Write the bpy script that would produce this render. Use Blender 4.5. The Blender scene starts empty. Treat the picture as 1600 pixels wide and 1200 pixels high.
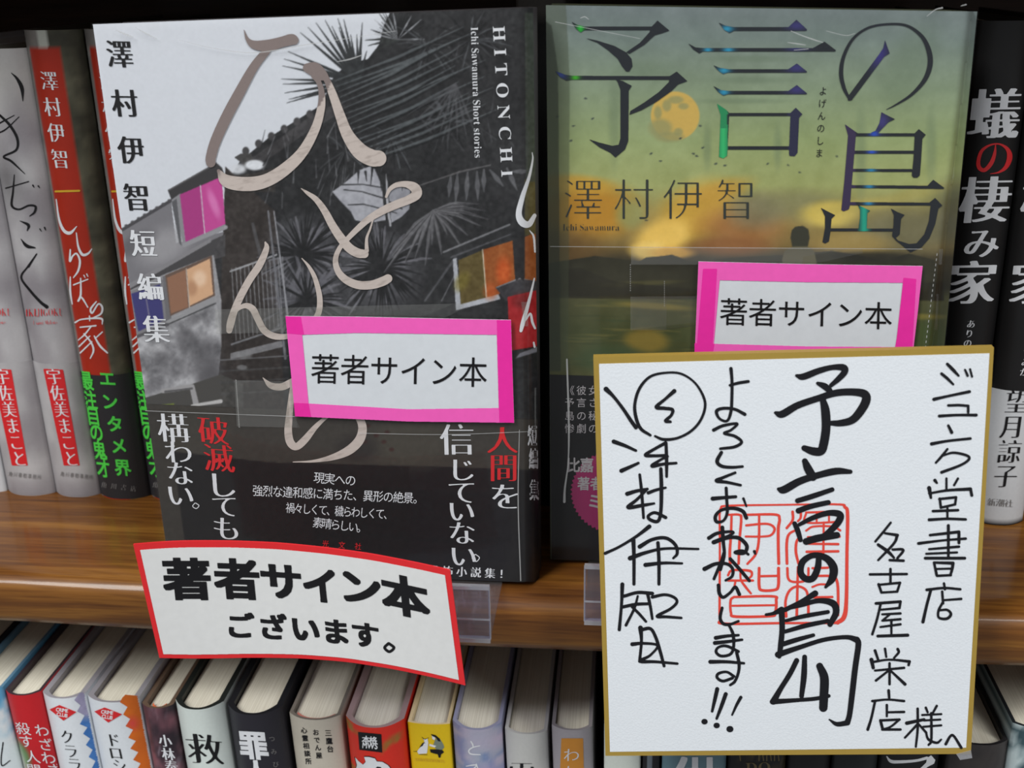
import bpy, math, random
import numpy as np
from mathutils import Matrix, Vector

# ------------------------------------------------------------------ camera, world, lights, exposure
SC = bpy.context.scene
COL = SC.collection
SC.view_settings.view_transform = 'Standard'
SC.view_settings.look = 'None'
SC.view_settings.gamma = 1.0
SC.view_settings.use_curve_mapping = False
SC.view_settings.exposure = 0.0

_dn = np.array([80., 4700., 0.]); _dp = np.array([185., -660., 0.])
F = math.sqrt(-(_dn[0]*_dp[0] + _dn[1]*_dp[1]))
_dn[2] = F; _dp[2] = F
_dn /= np.linalg.norm(_dn); _dp /= np.linalg.norm(_dp); _rt = np.cross(_dn, _dp)
CM = np.array([_rt, _dp, -_dn])            # world = CM @ (x right, y down, z forward)
CAM = np.array([0.0, -0.34, 0.2075])       # shelf front edge is y = 0, shelf top is z = 0
cam = bpy.data.cameras.new('camera'); camo = bpy.data.objects.new('camera', cam); COL.objects.link(camo)
R3 = np.column_stack([CM[:, 0], -CM[:, 1], -CM[:, 2]])
camo.matrix_world = Matrix([[*R3[0], CAM[0]], [*R3[1], CAM[1]], [*R3[2], CAM[2]], [0, 0, 0, 1]])
cam.sensor_width = 36.0; cam.lens = F*36/1600; cam.clip_start = 0.01
cam.dof.use_dof = True; cam.dof.focus_distance = 0.385; cam.dof.aperture_fstop = 15.0
SC.camera = camo

w = bpy.data.worlds.new('world'); SC.world = w; w.use_nodes = True
bg = w.node_tree.nodes['Background']; bg.inputs[0].default_value = (0.93, 0.97, 1.0, 1); bg.inputs[1].default_value = 0.27

def area(name, loc, target, sx, sy, power, col):
    l = bpy.data.lights.new(name, 'AREA'); l.shape = 'RECTANGLE'; l.size = sx; l.size_y = sy
    l.energy = power; l.color = col
    o = bpy.data.objects.new(name, l); COL.objects.link(o); o.location = loc
    o.rotation_euler = (Vector(target)-Vector(loc)).to_track_quat('-Z', 'Y').to_euler()
    return o
area('ceiling_tube_light', (-0.95, -1.10, 1.75), (-0.05, 0, 0.05), 0.5, 1.3, 43, (0.99, 1.0, 0.98))
area('ceiling_tube_light', (1.25, -1.20, 1.75), (0.05, 0, 0.05), 0.5, 1.3, 30, (0.99, 1.0, 0.98))

# ------------------------------------------------------------------ helpers
def rays(px, py):
    px = np.asarray(px, float); py = np.asarray(py, float)
    c = np.stack([px-800, py-600, np.full_like(px, F)], -1)
    return c @ CM.T

def hit(px, py, yf, lo=-0.12, hi=0.16):
    """points where the sight lines of photo pixels meet the surface y = yf(x, z)"""
    r = rays(px, py); r = r/r[..., 1:2]
    a = np.full(r.shape[:-1], lo-CAM[1]); b = np.full(r.shape[:-1], hi-CAM[1])
    for _ in range(34):
        m = (a+b)/2; P = CAM + r*m[..., None]
        g = P[..., 1]-yf(P[..., 0], P[..., 2])
        b = np.where(g > 0, m, b); a = np.where(g > 0, a, m)
    return CAM + r*((a+b)/2)[..., None]

def plane(y0, k=0.0, z0=0.0):
    return lambda x, z: y0 + k*(z-z0) + 0*x

def hitz(px, py, z):
    r = rays(px, py); t = (z-CAM[2])/r[..., 2:3]; return CAM + r*t

def srgb(c):
    c = np.asarray(c, float)/255.0
    return np.where(c <= 0.04045, c/12.92, ((c+0.055)/1.055)**2.4)
OS = 0.4     # how far print layers stand off their paper

def new_mesh(name, V, faces=None, parent=None, mat=None, loops=None, sizes=None, colors=None, smooth=False):
    me = bpy.data.meshes.new(name)
    V = np.asarray(V, float)
    off = np.array(parent['base']) if parent is not None and 'base' in parent else np.zeros(3)
    V = V-off
    if loops is None:
        sizes = np.array([len(f) for f in faces], np.int32)
        loops = np.concatenate([np.asarray(f, np.int32) for f in faces])
    me.vertices.add(len(V)); me.vertices.foreach_set('co', V.ravel())
    me.loops.add(len(loops)); me.loops.foreach_set('vertex_index', np.asarray(loops, np.int32))
    me.polygons.add(len(sizes))
    st = np.concatenate([[0], np.cumsum(sizes)[:-1]]).astype(np.int32)
    me.polygons.foreach_set('loop_start', st)
    me.update(calc_edges=True)
    if colors is not None:
        at = me.color_attributes.new('paint', 'FLOAT_COLOR', 'POINT')
        c = np.ones((len(V), 4)); c[:, :3] = srgb(colors); at.data.foreach_set('color', c.ravel())
    me.polygons.foreach_set('use_smooth', np.broadcast_to(np.asarray(smooth, bool), (len(sizes),)).copy())
    if mat is not None: me.materials.append(mat)
    o = bpy.data.objects.new(name, me); COL.objects.link(o)
    if parent is not None: o.parent = parent
    return o

def thing(name, base, label, cat, group=None):
    o = bpy.data.objects.new(name, None); COL.objects.link(o); o.location = base
    o.empty_display_size = 0.01
    o['base'] = [float(b) for b in base]; o['label'] = label; o['category'] = cat
    if group: o['group'] = group
    return o

# materials
def mat(name, color=None, rough=0.5, spec=0.5, coat=0.0, coat_rough=0.1, vcol=False, bump=0, bump_scale=400, metallic=0.0):
    m = bpy.data.materials.new(name); m.use_nodes = True; nt = m.node_tree
    b = nt.nodes['Principled BSDF']
    b.inputs['Roughness'].default_value = rough; b.inputs['Specular IOR Level'].default_value = spec
    b.inputs['Coat Weight'].default_value = coat; b.inputs['Coat Roughness'].default_value = coat_rough
    b.inputs['Metallic'].default_value = metallic
    tc = nt.nodes.new('ShaderNodeTexCoord')
    n = nt.nodes.new('ShaderNodeTexNoise'); n.inputs['Scale'].default_value = bump_scale
    nt.links.new(tc.outputs['Object'], n.inputs['Vector'])
    mx = nt.nodes.new('ShaderNodeMix'); mx.data_type = 'RGBA'; mx.blend_type = 'MULTIPLY'; mx.inputs[0].default_value = 0.10
    nt.links.new(n.outputs['Fac'], mx.inputs['B'])
    if vcol:
        a = nt.nodes.new('ShaderNodeVertexColor'); a.layer_name = 'paint'; nt.links.new(a.outputs['Color'], mx.inputs['A'])
    else:
        mx.inputs['A'].default_value = (*srgb(color), 1)
    nt.links.new(mx.outputs['Result'], b.inputs['Base Color'])
    if bump:
        bp = nt.nodes.new('ShaderNodeBump'); bp.inputs['Strength'].default_value = bump; bp.inputs['Distance'].default_value = 0.0003
        nt.links.new(n.outputs['Fac'], bp.inputs['Height']); nt.links.new(bp.outputs['Normal'], b.inputs['Normal'])
    return m

def wood(name, c1, c2, c3, rough=0.32, coat=0.4):
    m = bpy.data.materials.new(name); m.use_nodes = True; nt = m.node_tree; b = nt.nodes['Principled BSDF']
    b.inputs['Roughness'].default_value = rough; b.inputs['Coat Weight'].default_value = coat; b.inputs['Coat Roughness'].default_value = 0.13
    b.inputs['Specular IOR Level'].default_value = 0.2
    tc = nt.nodes.new('ShaderNodeTexCoord')
    mp = nt.nodes.new('ShaderNodeMapping'); mp.inputs['Scale'].default_value = (9, 140, 140)
    n = nt.nodes.new('ShaderNodeTexNoise'); n.inputs['Scale'].default_value = 1.0; n.inputs['Detail'].default_value = 6; n.inputs['Roughness'].default_value = 0.62; n.inputs['Distortion'].default_value = 0.6
    mp2 = nt.nodes.new('ShaderNodeMapping'); mp2.inputs['Scale'].default_value = (45, 900, 900)
    n2 = nt.nodes.new('ShaderNodeTexNoise'); n2.inputs['Scale'].default_value = 1.0; n2.inputs['Detail'].default_value = 3
    for q, r in ((mp, n), (mp2, n2)):
        nt.links.new(tc.outputs['Object'], q.inputs['Vector']); nt.links.new(q.outputs['Vector'], r.inputs['Vector'])
    cr = nt.nodes.new('ShaderNodeValToRGB'); e = cr.color_ramp.elements
    e[0].position = 0.30; e[0].color = (*srgb(c1), 1); e[1].position = 0.68; e[1].color = (*srgb(c3), 1)
    k = e.new(0.5); k.color = (*srgb(c2), 1)
    nt.links.new(n.outputs['Fac'], cr.inputs['Fac'])
    cr2 = nt.nodes.new('ShaderNodeValToRGB'); e = cr2.color_ramp.elements
    e[0].position = 0.33; e[0].color = (0.52, 0.45, 0.4, 1); e[1].position = 0.55; e[1].color = (1, 1, 1, 1)
    nt.links.new(n2.outputs['Fac'], cr2.inputs['Fac'])
    mx = nt.nodes.new('ShaderNodeMix'); mx.data_type = 'RGBA'; mx.blend_type = 'MULTIPLY'; mx.inputs[0].default_value = 0.6
    nt.links.new(cr.outputs['Color'], mx.inputs['A']); nt.links.new(cr2.outputs['Color'], mx.inputs['B'])
    nt.links.new(mx.outputs['Result'], b.inputs['Base Color'])
    return m

def film(name, tint=(1, 1, 1), haze=0.03, gloss=0.06, rough=0.06):
    m = bpy.data.materials.new(name); m.use_nodes = True; nt = m.node_tree; nt.nodes.remove(nt.nodes['Principled BSDF'])
    out = nt.nodes['Material Output']
    t = nt.nodes.new('ShaderNodeBsdfTransparent'); t.inputs[0].default_value = (*tint, 1)
    g = nt.nodes.new('ShaderNodeBsdfGlossy'); g.inputs['Roughness'].default_value = rough
    d = nt.nodes.new('ShaderNodeBsdfDiffuse'); d.inputs[0].default_value = (0.8, 0.8, 0.8, 1)
    lw = nt.nodes.new('ShaderNodeLayerWeight')
    pw = nt.nodes.new('ShaderNodeMath'); pw.operation = 'POWER'; pw.inputs[1].default_value = 4.0; nt.links.new(lw.outputs['Facing'], pw.inputs[0])
    ad = nt.nodes.new('ShaderNodeMath'); ad.operation = 'MULTIPLY_ADD'; ad.inputs[1].default_value = 0.5; ad.inputs[2].default_value = gloss; ad.use_clamp = True
    nt.links.new(pw.outputs[0], ad.inputs[0])
    m1 = nt.nodes.new('ShaderNodeMixShader'); m1.inputs[0].default_value = haze
    nt.links.new(t.outputs[0], m1.inputs[1]); nt.links.new(d.outputs[0], m1.inputs[2])
    m2 = nt.nodes.new('ShaderNodeMixShader'); nt.links.new(ad.outputs[0], m2.inputs[0])
    nt.links.new(m1.outputs[0], m2.inputs[1]); nt.links.new(g.outputs[0], m2.inputs[2])
    nt.links.new(m2.outputs[0], out.inputs['Surface'])
    return m

M_JACKET = mat('printed_jacket_paper', rough=0.5, spec=0.3, coat=0.10, coat_rough=0.2, vcol=True, bump_scale=900)
M_MATTE = mat('printed_matte_paper', rough=0.6, spec=0.3, vcol=True, bump_scale=900)
M_FOIL = mat('foil_print', rough=0.35, metallic=0.25, vcol=True, bump_scale=300)
M_WHITE = mat('white_print', (226, 227, 232), rough=0.5)
M_BLACK = mat('black_print', (22, 21, 24), rough=0.5, spec=0.3)
M_RED = mat('red_print', (214, 34, 40), rough=0.5)
M_GREEN = mat('green_print', (78, 214, 74), rough=0.5)
M_GREY = mat('grey_print', (120, 118, 118), rough=0.5)
M_INK = mat('marker_ink', (24, 24, 29), rough=0.55, spec=0.25)
M_STAMP = mat('vermilion_stamp_ink', (226, 74, 62), rough=0.6, spec=0.2)
M_SILVER = mat('pale_foil_print', (196, 184, 180), rough=0.42, spec=0.5)
M_YELLOW = mat('yellow_print', (214, 168, 40), rough=0.5)
M_GOLD = mat('gold_paper_edge', (176, 146, 66), rough=0.42, metallic=0.2)
M_CARD = mat('white_card', (226, 230, 236), rough=0.7, spec=0.2, bump=0.25, bump_scale=1500)
M_SIGN = mat('white_sign_paper', (226, 226, 226), rough=0.45, spec=0.3)
M_TAGW = mat('white_tag_paper', (214, 218, 224), rough=0.6, spec=0.2)
M_PINK = mat('pink_fluorescent_marker', (246, 98, 190), rough=0.6, spec=0.2)
M_PINKD = mat('pink_marker_double', (238, 48, 164), rough=0.6, spec=0.2)
M_SIGNRED = mat('red_sign_border', (226, 38, 44), rough=0.45)
M_WOOD = wood('shelf_wood', (84, 48, 18), (112, 69, 25), (137, 91, 35), rough=0.45, coat=0.40)
M_DARKW = wood('dark_case_wood', (40, 26, 18), (52, 34, 24), (62, 42, 28), rough=0.5, coat=0.1)
M_ACRYL = film('clear_acrylic', (0.84, 0.84, 0.93), haze=0.03, gloss=0.02, rough=0.12)
M_ACEDGE = film('acrylic_edge', (0.72, 0.72, 0.84), haze=0.25, gloss=0.22, rough=0.2)
M_WRAP = film('shrink_wrap_film', (0.985, 0.985, 0.985), haze=0.004, gloss=0.022, rough=0.09)
M_TAPE = film('clear_tape_film', (0.97, 0.97, 0.96), haze=0.035, gloss=0.03, rough=0.12)
M_CREASE_GLINT = film('film_crease_glint', (1, 1, 1), haze=0.45, gloss=0.25, rough=0.15)  # hazy white stands in for light caught on the folds

def pages_mat():
    m = bpy.data.materials.new('page_edges'); m.use_nodes = True; nt = m.node_tree; b = nt.nodes['Principled BSDF']
    b.inputs['Roughness'].default_value = 0.85; b.inputs['Specular IOR Level'].default_value = 0.1
    tc = nt.nodes.new('ShaderNodeTexCoord'); mp = nt.nodes.new('ShaderNodeMapping'); mp.inputs['Scale'].default_value = (3200, 14, 14)
    n = nt.nodes.new('ShaderNodeTexNoise'); n.inputs['Scale'].default_value = 1.0; n.inputs['Detail'].default_value = 4
    nt.links.new(tc.outputs['Object'], mp.inputs['Vector']); nt.links.new(mp.outputs['Vector'], n.inputs['Vector'])
    cr = nt.nodes.new('ShaderNodeValToRGB'); e = cr.color_ramp.elements
    e[0].position = 0.3; e[0].color = (*srgb((206, 198, 180)), 1); e[1].position = 0.62; e[1].color = (*srgb((226, 220, 204)), 1)
    nt.links.new(n.outputs['Fac'], cr.inputs['Fac']); nt.links.new(cr.outputs['Color'], b.inputs['Base Color'])
    return m
M_PAGES = pages_mat()

def box(name, x0, x1, y0, y1, z0, z1, parent, m):
    V = [(x, y, z) for x in (x0, x1) for y in (y0, y1) for z in (z0, z1)]
    Fc = [(0, 1, 3, 2), (4, 6, 7, 5), (0, 4, 5, 1), (2, 3, 7, 6), (0, 2, 6, 4), (1, 5, 7, 3)]
    return new_mesh(name, V, Fc, parent, m)

# ------------------------------------------------------------------ glyph rasters (built-in font) and ink layers
NPE = 96; PAD = 12; GS = NPE+2*PAD
_gc = bpy.data.curves.new('glyph_source', 'FONT'); _gc.resolution_u = 4
_go = bpy.data.objects.new('glyph_source', _gc); COL.objects.link(_go)
_raw = {}; _adv = {}
def glyph_raw(ch):
    if ch in _raw: return _raw[ch]
    _gc.body = ch
    dg = bpy.context.evaluated_depsgraph_get(); dg.update()
    me = _go.evaluated_get(dg).to_mesh(); me.calc_loop_triangles()
    V = np.array([v.co[:2] for v in me.vertices]); T = np.array([t.vertices[:] for t in me.loop_triangles])
    _go.evaluated_get(dg).to_mesh_clear()
    SS = 2; N = GS*SS; A = np.zeros((N, N), bool)
    if len(V):
        _adv[ch] = (V[:, 0].min(), V[:, 0].max())
        X = (V[:, 0]*NPE+PAD)*SS; Y = ((0.88-V[:, 1])*NPE+PAD)*SS
        for t in T:
            xs = X[t]; ys = Y[t]
            i0, i1 = max(0, int(xs.min()-1)), min(N, int(xs.max()+2)); j0, j1 = max(0, int(ys.min()-1)), min(N, int(ys.max()+2))
            if i1 <= i0 or j1 <= j0: continue
            gx = np.arange(i0, i1)[None, :]+0.5; gy = np.arange(j0, j1)[:, None]+0.5
            d = (xs[1]-xs[0])*(ys[2]-ys[0])-(xs[2]-xs[0])*(ys[1]-ys[0])
            if abs(d) < 1e-9: continue
            a = ((xs[1]-gx)*(ys[2]-gy)-(xs[2]-gx)*(ys[1]-gy))/d
            b = ((xs[2]-gx)*(ys[0]-gy)-(xs[0]-gx)*(ys[2]-gy))/d
            e = -1e-3
            A[j0:j1, i0:i1] |= (a >= e) & (b >= e) & (1-a-b >= e)
    else: _adv[ch] = (0, 0.3)
    G = A.reshape(GS, SS, GS, SS).mean((1, 3))
    _raw[ch] = G
    return G

def _shift(A, dx, dy):
    B = np.zeros_like(A); h, w_ = A.shape
    B[max(0, dy):h+min(0, dy), max(0, dx):w_+min(0, dx)] = A[max(0, -dy):h-max(0, dy), max(0, -dx):w_-max(0, dx)]
    return B
def _morph(A, dx, dy, op):
    R = A.copy()
    for i in range(-abs(dx), abs(dx)+1):
        for j in range(-abs(dy), abs(dy)+1):
            R = op(R, _shift(A, i, j))
    return R
_gst = {}
# style: (horizontal change, vertical change) in raster cells; positive fattens, negative thins
STY = {'reg': (0, 0), 'light': (0, -1), 'thin': (-1, -1), 'bold': (2, 2), 'heavy': (4, 3), 'black': (5, 4), 'semi': (3, 3), 'mincho': (2, -2), 'minchob': (3, -1), 'minchol': (0, -2), 'minchoh': (4, -1), 'serif': (-2, -1), 'minchot': (-1, -2), 'serif2': (-1, 0)}
def glyph(ch, style):
    k = (ch, style)
    if k in _gst: return _gst[k]
    A = glyph_raw(ch); dx, dy = STY[style]
    if dx < 0: A = _morph(A, dx, 0, np.minimum)
    if dy < 0: A = np.maximum(_morph(A, 0, dy, np.minimum), 0.0)
    if dx > 0 and dy > 0: A = _morph(A, dx, dy, np.maximum)
    elif dx > 0: A = _morph(A, dx, 0, np.maximum)
    _gst[k] = A
    return A

class Ink:
    """a one-colour print or ink layer, drawn in photo pixels and cut out as a thin sheet on a surface"""
    def __init__(s, x0, y0, x1, y1, S=1.6):
        s.x0, s.y0, s.S = x0, y0, S
        s.w = int((x1-x0)*S)+2; s.h = int((y1-y0)*S)+2
        s.F = np.zeros((s.h, s.w))
    def _win(s, xa, ya, xb, yb):
        i0 = max(0, int((xa-s.x0)*s.S)-1); i1 = min(s.w, int((xb-s.x0)*s.S)+3)
        j0 = max(0, int((ya-s.y0)*s.S)-1); j1 = min(s.h, int((yb-s.y0)*s.S)+3)
        if i1 <= i0 or j1 <= j0: return None
        X = s.x0+np.arange(i0, i1)[None, :]/s.S; Y = s.y0+np.arange(j0, j1)[:, None]/s.S
        return i0, i1, j0, j1, X, Y
    def put(s, W, val):
        i0, i1, j0, j1 = W[:4]; s.F[j0:j1, i0:i1] = np.maximum(s.F[j0:j1, i0:i1], val)
    def stroke(s, pts, ox=0, oy=0, sc=1.0, wmul=1.0):
        P = np.array([(ox+p[0]/sc, oy+p[1]/sc, p[2]/sc*wmul) for p in pts], float)
        if len(P) == 1: Q = P
        elif len(P) == 2:
            n = max(2, int(np.hypot(*(P[1]-P[0])[:2])*s.S*1.2)); t = np.linspace(0, 1, n)[:, None]; Q = P[0]*(1-t)+P[1]*t
        else:
            E = np.vstack([2*P[0]-P[1], P, 2*P[-1]-P[-2]]); E[:, 2] = np.maximum(E[:, 2], 0.2); Q = []
            for i in range(1, len(E)-2):
                a, b, c, d = E[i-1], E[i], E[i+1], E[i+2]
                n = max(2, int(np.hypot(*(c-b)[:2])*s.S*1.2)); t = np.linspace(0, 1, n, endpoint=(i == len(E)-3))[:, None]
                Q.append(0.5*((2*b)+(-a+c)*t+(2*a-5*b+4*c-d)*t*t+(-a+3*b-3*c+d)*t**3))
            Q = np.vstack(Q)
        for x, y, w_ in Q:
            r = max(0.35, w_/2); W = s._win(x-r-1, y-r-1, x+r+1, y+r+1)
            if W is None: continue
            d = np.hypot(W[4]-x, W[5]-y); s.put(W, np.clip(0.5+(r-d)*s.S*0.7, 0, 1))
    def poly(s, pts, ox=0, oy=0, sc=1.0, erase=False):
        P = np.array([(ox+p[0]/sc, oy+p[1]/sc) for p in pts], float)
        W = s._win(P[:, 0].min()-1, P[:, 1].min()-1, P[:, 0].max()+1, P[:, 1].max()+1)
        if W is None: return
        v = np.zeros((W[3]-W[2], W[1]-W[0]))
        for ax in (-.25, .25):
            for ay in (-.25, .25):
                v += inpoly(W[4]+ax/s.S, W[5]+ay/s.S, P)*0.25
        if erase:
            i0, i1, j0, j1 = W[:4]; s.F[j0:j1, i0:i1] = np.minimum(s.F[j0:j1, i0:i1], 1-v)
        else: s.put(W, v)
    def ch(s, c, x, y, w_, h, ang=0.0, style='reg', skew=None, up=0.0):
        """one character centred on photo pixel (x, y); ang = slope of its rows, skew = dx/dy of its columns"""
        G = glyph(c, style); a = math.radians(ang)
        ex = np.array([math.cos(a), math.sin(a)])*w_
        ey = np.array([skew, 1.0])*h if skew is not None else np.array([-math.sin(a), math.cos(a)])*h
        D = np.linalg.inv(np.array([ex, ey]).T)
        r = 0.62*(abs(ex)+abs(ey)); W = s._win(x-r[0], y-r[1], x+r[0], y+r[1])
        if W is None: return
        X = W[4]-x; Y = W[5]-y
        u = D[0, 0]*X+D[0, 1]*Y; v = D[1, 0]*X+D[1, 1]*Y
        gx = (u+0.5)*NPE+PAD-0.5; gy = (v+0.5)*NPE+PAD-0.5
        i = np.clip(np.floor(gx).astype(int), 0, GS-2); j = np.clip(np.floor(gy).astype(int), 0, GS-2)
        fx = np.clip(gx-i, 0, 1); fy = np.clip(gy-j, 0, 1)
        val = (G[j, i]*(1-fx)+G[j, i+1]*fx)*(1-fy)+(G[j+1, i]*(1-fx)+G[j+1, i+1]*fx)*fy
        val = np.where((gx < 0) | (gx > GS-1) | (gy < 0) | (gy > GS-1), 0, val)
        s.put(W, val)
    def col(s, text, x0, y0, x1, y1, w_, h, style='reg', ang=0.0, skew=None):
        n = len(text)
        if skew is None: skew = (x1-x0)/(y1-y0) if y1 != y0 else 0
        for i, c in enumerate(text):
            t = i/(n-1) if n > 1 else 0
            x = x0+(x1-x0)*t; y = y0+(y1-y0)*t
            if c in '。、': x += w_*0.62; y -= h*0.55
            if c != ' ': s.ch(c, x, y, w_, h, ang, style, skew)
    def row(s, text, x0, y0, x1, y1, w_, h, style='reg', skew=None):
        n = len(text); a = math.degrees(math.atan2(y1-y0, x1-x0))
        for i, c in enumerate(text):
            t = i/(n-1) if n > 1 else 0
            if c != ' ': s.ch(c, x0+(x1-x0)*t, y0+(y1-y0)*t, w_, h, a, style, skew)
    def latin(s, text, x0, y0, x1, y1, h, style='serif', serif=True, track=0.07):
        """latin text on a baseline from (x0, y0) to (x1, y1), em height h"""
        L = []
        for c in text:
            if serif and c.isalpha(): c = chr(0x1D400+ord(c)-65) if c.isupper() else chr(0x1D41A+ord(c)-97)
            if c != ' ': glyph_raw(c)
            L.append(c)
        ws = [(0.28 if c == ' ' else _adv[c][1]-_adv[c][0]+track) for c in L]
        tot = sum(ws); d = np.array([x1-x0, y1-y0], float); ln = np.hypot(*d); d /= ln; k = ln/tot; nrm = np.array([d[1], -d[0]])
        ang = math.degrees(math.atan2(d[1], d[0])); t = 0
        for c, w_ in zip(L, ws):
            if c != ' ':
                cx = t+track/2-_adv[c][0]+0.5
                p = np.array([x0, y0])+d*cx*k+nrm*0.38*h
                s.ch(c, p[0], p[1], k, h, ang, style)
            t += w_
    def mesh(s, name, parent, m, yf, off=0.0002, thr=0.5, run=400, color=None, vmap=None):
        Fd = s.F; B = Fd > thr
        a, b, c, d = Fd[:-1, :-1], Fd[:-1, 1:], Fd[1:, 1:], Fd[1:, :-1]
        code = B[:-1, :-1]*1+B[:-1, 1:]*2+B[1:, 1:]*4+B[1:, :-1]*8
        polys = []
        def ip(p, q): return (thr-p)/np.where(np.abs(q-p) < 1e-9, 1e-9, q-p)
        for cs in range(1, 15):
            jj, ii = np.nonzero(code == cs)
            if not len(jj): continue
            A_, B_, C_, D_ = a[jj, ii], b[jj, ii], c[jj, ii], d[jj, ii]
            cor = [(ii+0., jj+0.), (ii+1., jj+0.), (ii+1., jj+1.), (ii+0., jj+1.)]
            edg = [(ii+ip(A_, B_), jj+0.), (ii+1., jj+ip(B_, C_)), (ii+ip(D_, C_), jj+1.), (ii+0., jj+ip(A_, D_))]
            seqs = [[]]
            for k in range(4):
                inn = cs >> k & 1; nx = cs >> ((k+1) % 4) & 1
                if inn: seqs[0].append(cor[k])
                if inn != nx: seqs[0].append(edg[k])
            q = seqs[0]
            polys.append(np.stack([np.stack(p, -1) for p in q], 1))
        full = code == 15; quads = []
        for j in range(full.shape[0]):
            r = full[j]
            if not r.any(): continue
            e = np.flatnonzero(np.diff(np.concatenate([[0], r.astype(int), [0]])))
            for i0, i1 in zip(e[::2], e[1::2]):
                while i1-i0 > run: quads.append((i0, i0+run, j)); i0 += run
                quads.append((i0, i1, j))
        if quads:
            q = np.array(quads, float)
            polys.append(np.stack([np.stack([q[:, 0], q[:, 2]], -1), np.stack([q[:, 1], q[:, 2]], -1), np.stack([q[:, 1], q[:, 2]+1], -1), np.stack([q[:, 0], q[:, 2]+1], -1)], 1))
        if not polys: return None
        V = np.concatenate([p.reshape(-1, 2) for p in polys]); sizes = np.concatenate([np.full(len(p), p.shape[1]) for p in polys])
        px = s.x0+V[:, 0]/s.S; py = s.y0+V[:, 1]/s.S
        W = vmap(px, py) if vmap else hit(px, py, yf)
        if hasattr(yf, 'ufun'):      # nothing printed past the edges of a spine
            uu = yf.ufun(W); st0 = np.concatenate([[0], np.cumsum(sizes)[:-1]])
            ok = (np.minimum.reduceat(uu, st0) > 0.004) & (np.maximum.reduceat(uu, st0) < 0.996); keep = np.repeat(ok, sizes)
            V, W, px, py, sizes = V[keep], W[keep], px[keep], py[keep], sizes[ok]
            if not len(sizes): return None
        W = W-np.array([0, off*OS, 0])
        cl = color(px, py) if color else None
        # y is negated in the picture, so reverse the loops to face the viewer
        loops = np.arange(len(V)); st = np.concatenate([[0], np.cumsum(sizes)]); 
        for n in np.unique(sizes):
            idx = st[:-1][sizes == n][:, None]+np.arange(n)[None, :]
            loops[idx] = idx[:, ::-1]
        return new_mesh(name, W, None, parent, m, loops=loops, sizes=sizes, colors=cl)

def inpoly(X, Y, P):
    X, Y = np.broadcast_arrays(X, Y); r = np.zeros(X.shape, bool); n = len(P)
    for i in range(n):
        xa, ya = P[i]; xb, yb = P[(i+1) % n]
        if ya == yb: continue
        c = (Y >= ya) != (Y >= yb)
        r ^= c & (X < (xb-xa)*(Y-ya)/(yb-ya)+xa)
    return r

def vnoise(X, Y, cell, seed, octv=3):
    rs = np.random.RandomState(seed); out = np.zeros(np.shape(X)); amp = 1.0; tot = 0
    for o in range(octv):
        G = rs.rand(64, 64); u = np.asarray(X)/cell*(2**o)+13.7; v = np.asarray(Y)/cell*(2**o)+7.1
        i = np.floor(u).astype(int); j = np.floor(v).astype(int); fx = u-i; fy = v-j
        fx = fx*fx*(3-2*fx); fy = fy*fy*(3-2*fy); g = lambda a, b: G[b % 64, a % 64]
        out += amp*((g(i, j)*(1-fx)+g(i+1, j)*fx)*(1-fy)+(g(i, j+1)*(1-fx)+g(i+1, j+1)*fx)*fy); tot += amp; amp *= 0.5
    return out/tot

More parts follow.
